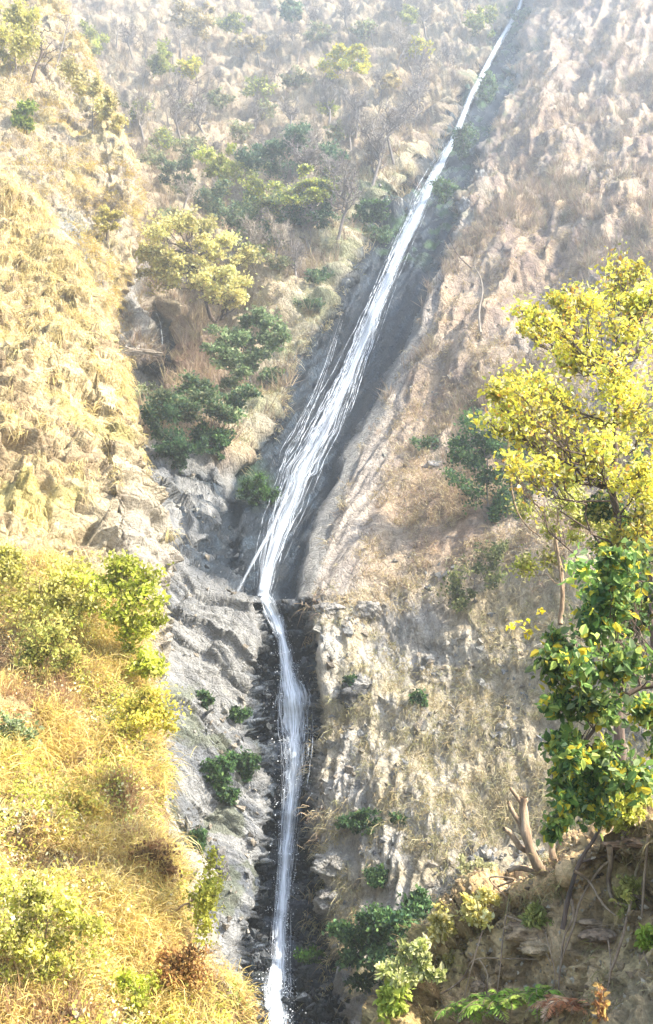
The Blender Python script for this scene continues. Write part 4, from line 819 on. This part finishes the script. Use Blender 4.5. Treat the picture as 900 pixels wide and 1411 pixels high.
# ---- bare trees over the hazy hillside: five kinds, copied
protos = []
for k in range(5):
    b = np.zeros(3); H = 1.
    ang = rng.normal(0, .06, 2); T = catmull(np.array([[0,0,-.03],[ang[0],ang[1]*.5,.25],[ang[0]*1.5,ang[1],.45],[ang[0]*.5,0,.62]]), 12)[None]
    m = 12; t = np.sort(rng.uniform(.35, 1, m)); A_ = pt_on(T, np.zeros(m, int), t); az = rng.uniform(0, 6.28, m)
    e = A_+np.stack([np.cos(az), np.sin(az), rng.uniform(.6, 2., m)], -1)*rng.uniform(.14, .24, (m, 1)); B = curve_between(A_, e, 6, -.05, .06)
    i = np.repeat(np.arange(m), 9); s0 = pt_on(B, i, rng.uniform(.3, 1, len(i))); e2 = s0+nrm(rng.normal(0, 1, (len(i), 3))+np.array([0, 0, .9]))*rng.uniform(.07, .17, (len(i), 1)); T2 = curve_between(s0, e2, 4, 0, .08)
    i3 = np.repeat(np.arange(len(i)), 4); s1 = pt_on(T2, i3, rng.uniform(.3, 1, len(i3))); e3 = s1+nrm(rng.normal(0, 1, (len(i3), 3))+np.array([0, 0, .6]))*rng.uniform(.03, .08, (len(i3), 1)); T3 = curve_between(s1, e3, 3, 0, .05)
    v, f = tubes(T, np.linspace(.024, .012, 12)[None], 6)
    me = [mesh('trunk', v, f, M_barkg)]
    v, f = cat([tubes(B, np.linspace(.012, .006, 6)[None]*np.ones((m, 1)), 4), tubes(T2, np.linspace(.006, .0035, 4)[None]*np.ones((len(i), 1)), 3), tubes(T3, np.linspace(.0038, .0025, 3)[None]*np.ones((len(i3), 1)), 3)])
    me.append(mesh('crown', v, f, M_barkp if k % 2 else M_barkg)); protos.append(me)
spots = []
tries = 0
while len(spots) < 95 and tries < 6000:
    tries += 1
    a, b = rng.uniform(130, 640), rng.uniform(25, 400)
    if poly_sd(np.array([a]), np.array([b]), [(118,0),(690,0),(580,215),(480,330),(400,400),(330,420),(240,300),(190,190)])[0] < 4: continue
    if any((a-c[0])**2+(b-c[1])**2 < 15**2 for c in spots): continue
    spots.append((a, b))
used = [False]*5
for q, (a, b) in enumerate(spots):
    k = q % 5; P, nn = on_main(a, b)
    band = 'top of the hazy hillside' if b < 120 else ('middle of the hazy hillside' if b < 230 else 'lower hillside among the leafy trees')
    side = 'at the left' if a < 290 else ('in the centre' if a < 460 else 'close to the waterfall')
    root = empty('bare_tree', P-np.array([0, 0, .2]), f'slender leafless grey tree on the {band}, {side}', 'tree', f'bare trees on the {band}, {side}')
    root.rotation_euler = (rng.normal(0, .06), rng.normal(0, .08), rng.uniform(0, 6.28)); h = rng.uniform(6, 13); root.scale = (h, h, h)
    for o in protos[k]:
        if not used[k]: c = o
        else: c = o.copy(); col.objects.link(c)
        c.parent = root
    used[k] = True
# ------------------------------------------------------------------ water
def flow(name, path, wid, nstr, mat, sw, seed, off=.25, k=90, sway=1., veil=True, dens=None, split=0., smin=.018):
    """a sheet of white water laid down the rock along the path, with loose strands over it"""
    r = np.random.default_rng(seed)
    path = np.array(path, float); seg = np.r_[0, np.cumsum(np.linalg.norm(np.diff(path, axis=0), axis=1))]; T = seg/seg[-1]
    Vs = []; Fs = []; Us = []; Cs = []; o = 0
    def lay(x, y, offs):
        P, Nn = main_at(x.ravel(), y.ravel()); Yv = P[:, 1].reshape(x.shape)
        kern = np.ones(9)/9
        Ym = Yv.copy()
        for q_ in range(3):
            Yp = np.pad(Ym, ((1, 1), (0, 0)), mode='edge'); Ym = np.minimum(np.minimum(Yp[:-2], Yp[2:]), Ym)
            if Ym.shape[1] > 1: Yp = np.pad(Ym, ((0, 0), (1, 1)), mode='edge'); Ym = np.minimum(np.minimum(Yp[:, :-2], Yp[:, 2:]), Ym)
        sm = np.stack([np.convolve(np.pad(c, 4, mode='edge'), kern, 'valid') for c in Ym.T], 1)
        return W(x, y, np.minimum(sm-offs, Ym-.05))
    obj_names = []
    if veil:
        na = 17; t = np.linspace(0, 1, k); cx_ = np.interp(t, T, path[:, 0]); cy_ = np.interp(t, T, path[:, 1]); w = np.interp(t, T, wid)
        ln = t*seg[-1]
        cx_ = cx_+.06*w*vnoise(np.stack([ln/45., 0*ln, 0*ln], -1), seed+5)
        tx = np.gradient(cx_); ty = np.gradient(cy_); nn_ = np.hypot(tx, ty)
        a = np.linspace(-1, 1, na)[None]
        left = 1+.35*vnoise(np.stack([ln/22., 0*ln+3, 0*ln], -1), seed+6)[:, None]; right = 1+.35*vnoise(np.stack([ln/26., 0*ln+9, 0*ln], -1), seed+7)[:, None]
        aw = np.where(a < 0, a*left, a*right)
        x = cx_[:, None]-(ty/nn_)[:, None]*aw*w[:, None]*.5; y = cy_[:, None]+(tx/nn_)[:, None]*aw*w[:, None]*.5
        P = lay(x, y, off); Lm = np.r_[0, np.cumsum(np.linalg.norm(np.diff(P[:, na//2], axis=0), axis=1))]
        d = np.ones_like(t) if dens is None else np.interp(t, np.linspace(0, 1, len(dens)), dens)
        core = (1-np.abs(a)**1.6)*d[:, None]*(1-split*np.exp(-(a*3.)**2)*sst(.35, .7, t)[:, None])
        Vs.append(P.reshape(-1, 3)); Fs.append(grid_faces(k, na)); o += k*na
        Us.append(np.stack([np.broadcast_to(a*5.5, x.shape), np.broadcast_to(Lm[:, None], x.shape)], -1).reshape(-1, 2)); Cs.append(core.ravel())
        V = np.concatenate(Vs); c = np.repeat(Cs[0][:, None], 3, 1)
        tag(mesh(name, V, Fs[0], mat, c, uv=Us[0]), kind='structure'); Vs = []; Fs = []; Us = []; Cs = []; o = 0
    for q in range(nstr):
        t0, t1 = np.sort(r.uniform(-.1, 1.1, 2)); t0 = max(t0, 0); t1 = min(t1, 1)
        if t1-t0 < .12: t1 = min(1, t0+.15); t0 = t1-.15
        t = np.linspace(t0, t1, max(10, int(k*(t1-t0))+6)); x = np.interp(t, T, path[:, 0]); y = np.interp(t, T, path[:, 1])
        w = np.interp(t, T, wid); ln = t*seg[-1]
        c0 = np.clip(r.normal(0, .5), -1.15, 1.15); ph = r.uniform(0, 50)
        lat = c0+.16*sway*vnoise(np.stack([ln/70.+ph, 0*ln, 0*ln], -1), seed)+.07*vnoise(np.stack([ln/18.+ph, 0*ln, 0*ln], -1), seed+1)
        tx = np.gradient(x); ty = np.gradient(y); nn_ = np.hypot(tx, ty); nx_, ny_ = -ty/nn_, tx/nn_
        x = x+nx_*lat*w*.5; y = y+ny_*lat*w*.5
        P = lay(x[:, None], y[:, None], off+.08)[:, 0]
        env = np.sin(np.clip((t-t0)/(t1-t0), 0, 1)*PI)**.5
        ww = np.maximum(sw*r.uniform(.3, 1.3)*env*(.5+.5*w/np.max(wid))*px2m(P[:, 1]), smin)
        side = nrm(np.stack([nx_, 0*nx_, -ny_], -1))
        L_ = np.r_[0, np.cumsum(np.linalg.norm(np.diff(P, axis=0), axis=1))]
        V = np.stack([P-side*ww[:, None]*.5, P-np.array([0, .05, 0]), P+side*ww[:, None]*.5], 1).reshape(-1, 3); m = len(t)
        i = np.arange(m-1)[:, None]*3; F = np.concatenate([i+np.array([[0, 1, 4, 3]]), i+np.array([[1, 2, 5, 4]])], 0)
        U = np.stack([np.tile([q*1.7, q*1.7+.3, q*1.7+.6], m), np.repeat(L_+ph, 3)], -1)
        Vs.append(V); Fs.append(F+o); Us.append(U); Cs.append(np.tile([.1, .75, .1], m)); o += len(V)
    if nstr:
        c = np.repeat(np.concatenate(Cs)[:, None], 3, 1)
        tag(mesh('water_strands' if veil else name, np.concatenate(Vs), np.concatenate(Fs), M_strand, c, uv=np.concatenate(Us)), kind='structure')
wU = np.interp(np.arange(len(UP)), [0, 1, 3, 5, 7, 9, 10, 11, 12, 13, 14], [6, 7, 9, 13, 20, 36, 48, 54, 46, 36, 26])
flow('upper_waterfall', UP, wU, 110, M_water, 3.0, 3, .3, 260, dens=[1, 1, .95, .85, .76, .68, .62, .66, .95], split=.45)
wU2 = np.interp(np.arange(len(UP)), [0, 1, 3, 5, 7, 9, 11, 12, 14], [5, 6, 7, 9, 11, 15, 18, 20, 20])
flow('upper_waterfall_core', UP, wU2, 0, M_water, 3, 8, .42, 260, dens=[1.1, 1.1, 1.05, 1, .9, .8, .75, .9, 1])
flow('side_trickle', [(402,655),(388,700),(373,732),(355,765),(338,795),(328,815)], [10,9,8,7,7,6], 10, M_water, 2.2, 11, .25, 70, dens=[.7, .7])
flow('side_trickle', [(628,190),(598,228),(575,268),(560,310),(545,340),(530,375)], [8,12,15,16,14,8], 12, M_water, 2.4, 13, .25, 70, veil=False)
flow('side_trickle', [(470,440),(452,500),(436,545),(416,590),(396,625),(383,680)], [6,10,16,26,26,18], 22, M_water, 1.5, 17, .25, 70, veil=False)
wL = np.array([28,26,16,24,46,50,38,28,25,25,24,28,36,46,54])
flow('lower_waterfall', LO, wL, 120, M_water2, 1.8, 21, .35, 240, .8, dens=[.9, 1, .9, .6, .6, .8, .95, .9, .9, .85, .75])
flow('lower_waterfall_core', LO, wL*.5, 0, M_water2, 3, 27, .6, 240, .8, dens=[1.1, 1, .85, 1.1, 1.1, 1.05, .95])
flow('far_trickle', [(214,430),(222,445),(224,470),(222,478)], [3,3,3,3], 5, M_water, 2.5, 31, .3, 30, veil=False)
# splash at the foot
k = 2600; t = rng.uniform(0, 1, k)**1.3; a = 382+rng.normal(0, 13, k)*(.5+t); b = 1330+t*85+rng.normal(0, 6, k)
P, n_ = main_at(a, b); P = P+np.stack([rng.normal(0, .15, k), -rng.uniform(.1, 1.2, k), rng.normal(0, .2, k)], -1)
M_spray, nt, N, L = newmat('white_spray'); o_ = N.new('ShaderNodeOutputMaterial'); b_ = N.new('ShaderNodeBsdfPrincipled'); b_.inputs['Base Color'].default_value = (.85,.9,.95,1); b_.inputs['Roughness'].default_value = .4; L.new(b_.outputs[0], o_.inputs[0])
k = 4200; t = rng.uniform(0, 1, k); LOa = np.array(LO, float); sg_ = np.r_[0, np.cumsum(np.linalg.norm(np.diff(LOa, axis=0), axis=1))]; sg_ /= sg_[-1]
a = np.interp(t, sg_, LOa[:, 0])+rng.normal(0, .42, k)*np.interp(t, sg_, wL)*.9; b = np.interp(t, sg_, LOa[:, 1]); P2, n_ = main_at(a, b); P2 = P2+np.stack([0*a, -rng.uniform(.4, 1.1, k), 0*a], -1)
P = np.concatenate([P, P2]); v, f, c = leaves(P, .075, [(.8,.85,.9)]); tag(mesh('splash', v, f, M_spray), 'white spray droplets around the lower fall and at its foot', 'spray', kind='stuff')
# ------------------------------------------------------------------ light, sky, haze
SUN = np.array([.70, -.25, .67]); SUN = SUN/np.linalg.norm(SUN)
sd = bpy.data.lights.new('sun', 'SUN'); sd.energy = 4.4; sd.angle = math.radians(.55); sd.color = (1, .92, .78)
so = bpy.data.objects.new('sun', sd); col.objects.link(so); so.rotation_euler = Vector([float(c) for c in SUN]).to_track_quat('Z', 'Y').to_euler()
w = bpy.data.worlds.new('World'); scene.world = w; w.use_nodes = True; nt = w.node_tree; nt.nodes.clear()
bg = nt.nodes.new('ShaderNodeBackground'); sk = nt.nodes.new('ShaderNodeTexSky'); wo = nt.nodes.new('ShaderNodeOutputWorld')
sk.sky_type = 'NISHITA'; sk.sun_disc = False; sk.sun_elevation = math.asin(SUN[2]); sk.sun_rotation = math.atan2(SUN[0], SUN[1])
sk.dust_density = 2.0; sk.air_density = 1.0
bg.inputs[1].default_value = .135
nt.links.new(sk.outputs[0], bg.inputs[0]); nt.links.new(bg.outputs[0], wo.inputs[0])
HZ = True
if HZ:
    x0, x1, y0, y1, z0, z1 = -220, 260, -15, 480, -45, 460
    V = [(x, y, z) for x in (x0, x1) for y in (y0, y1) for z in (z0, z1)]
    F = [(0,1,3,2),(4,6,7,5),(0,4,5,1),(2,3,7,6),(0,2,6,4),(1,5,7,3)]
    m, nt, N, L = newmat('haze'); o_ = N.new('ShaderNodeOutputMaterial'); pv = N.new('ShaderNodeVolumePrincipled')
    pv.inputs['Color'].default_value = (.80,.90,1,1); pv.inputs['Density'].default_value = .00125; pv.inputs['Anisotropy'].default_value = .65
    L.new(pv.outputs[0], o_.inputs['Volume'])
    tag(mesh('haze', np.array(V, float), np.array(F), m, smooth=False), 'thin bluish haze filling the valley air', 'haze', kind='stuff')
scene.view_settings.view_transform = 'Standard'; scene.view_settings.look = 'None'; scene.view_settings.gamma = 1
scene.view_settings.exposure = 1.98
cy = scene.cycles
cy.use_denoising = True; cy.max_bounces = 6; cy.diffuse_bounces = 3; cy.glossy_bounces = 2; cy.transmission_bounces = 3; cy.transparent_max_bounces = 24; cy.volume_bounces = 1
cy.use_adaptive_sampling = True
for me in bpy.data.meshes: pass
print('faces', sum(len(m.polygons) for m in bpy.data.meshes))
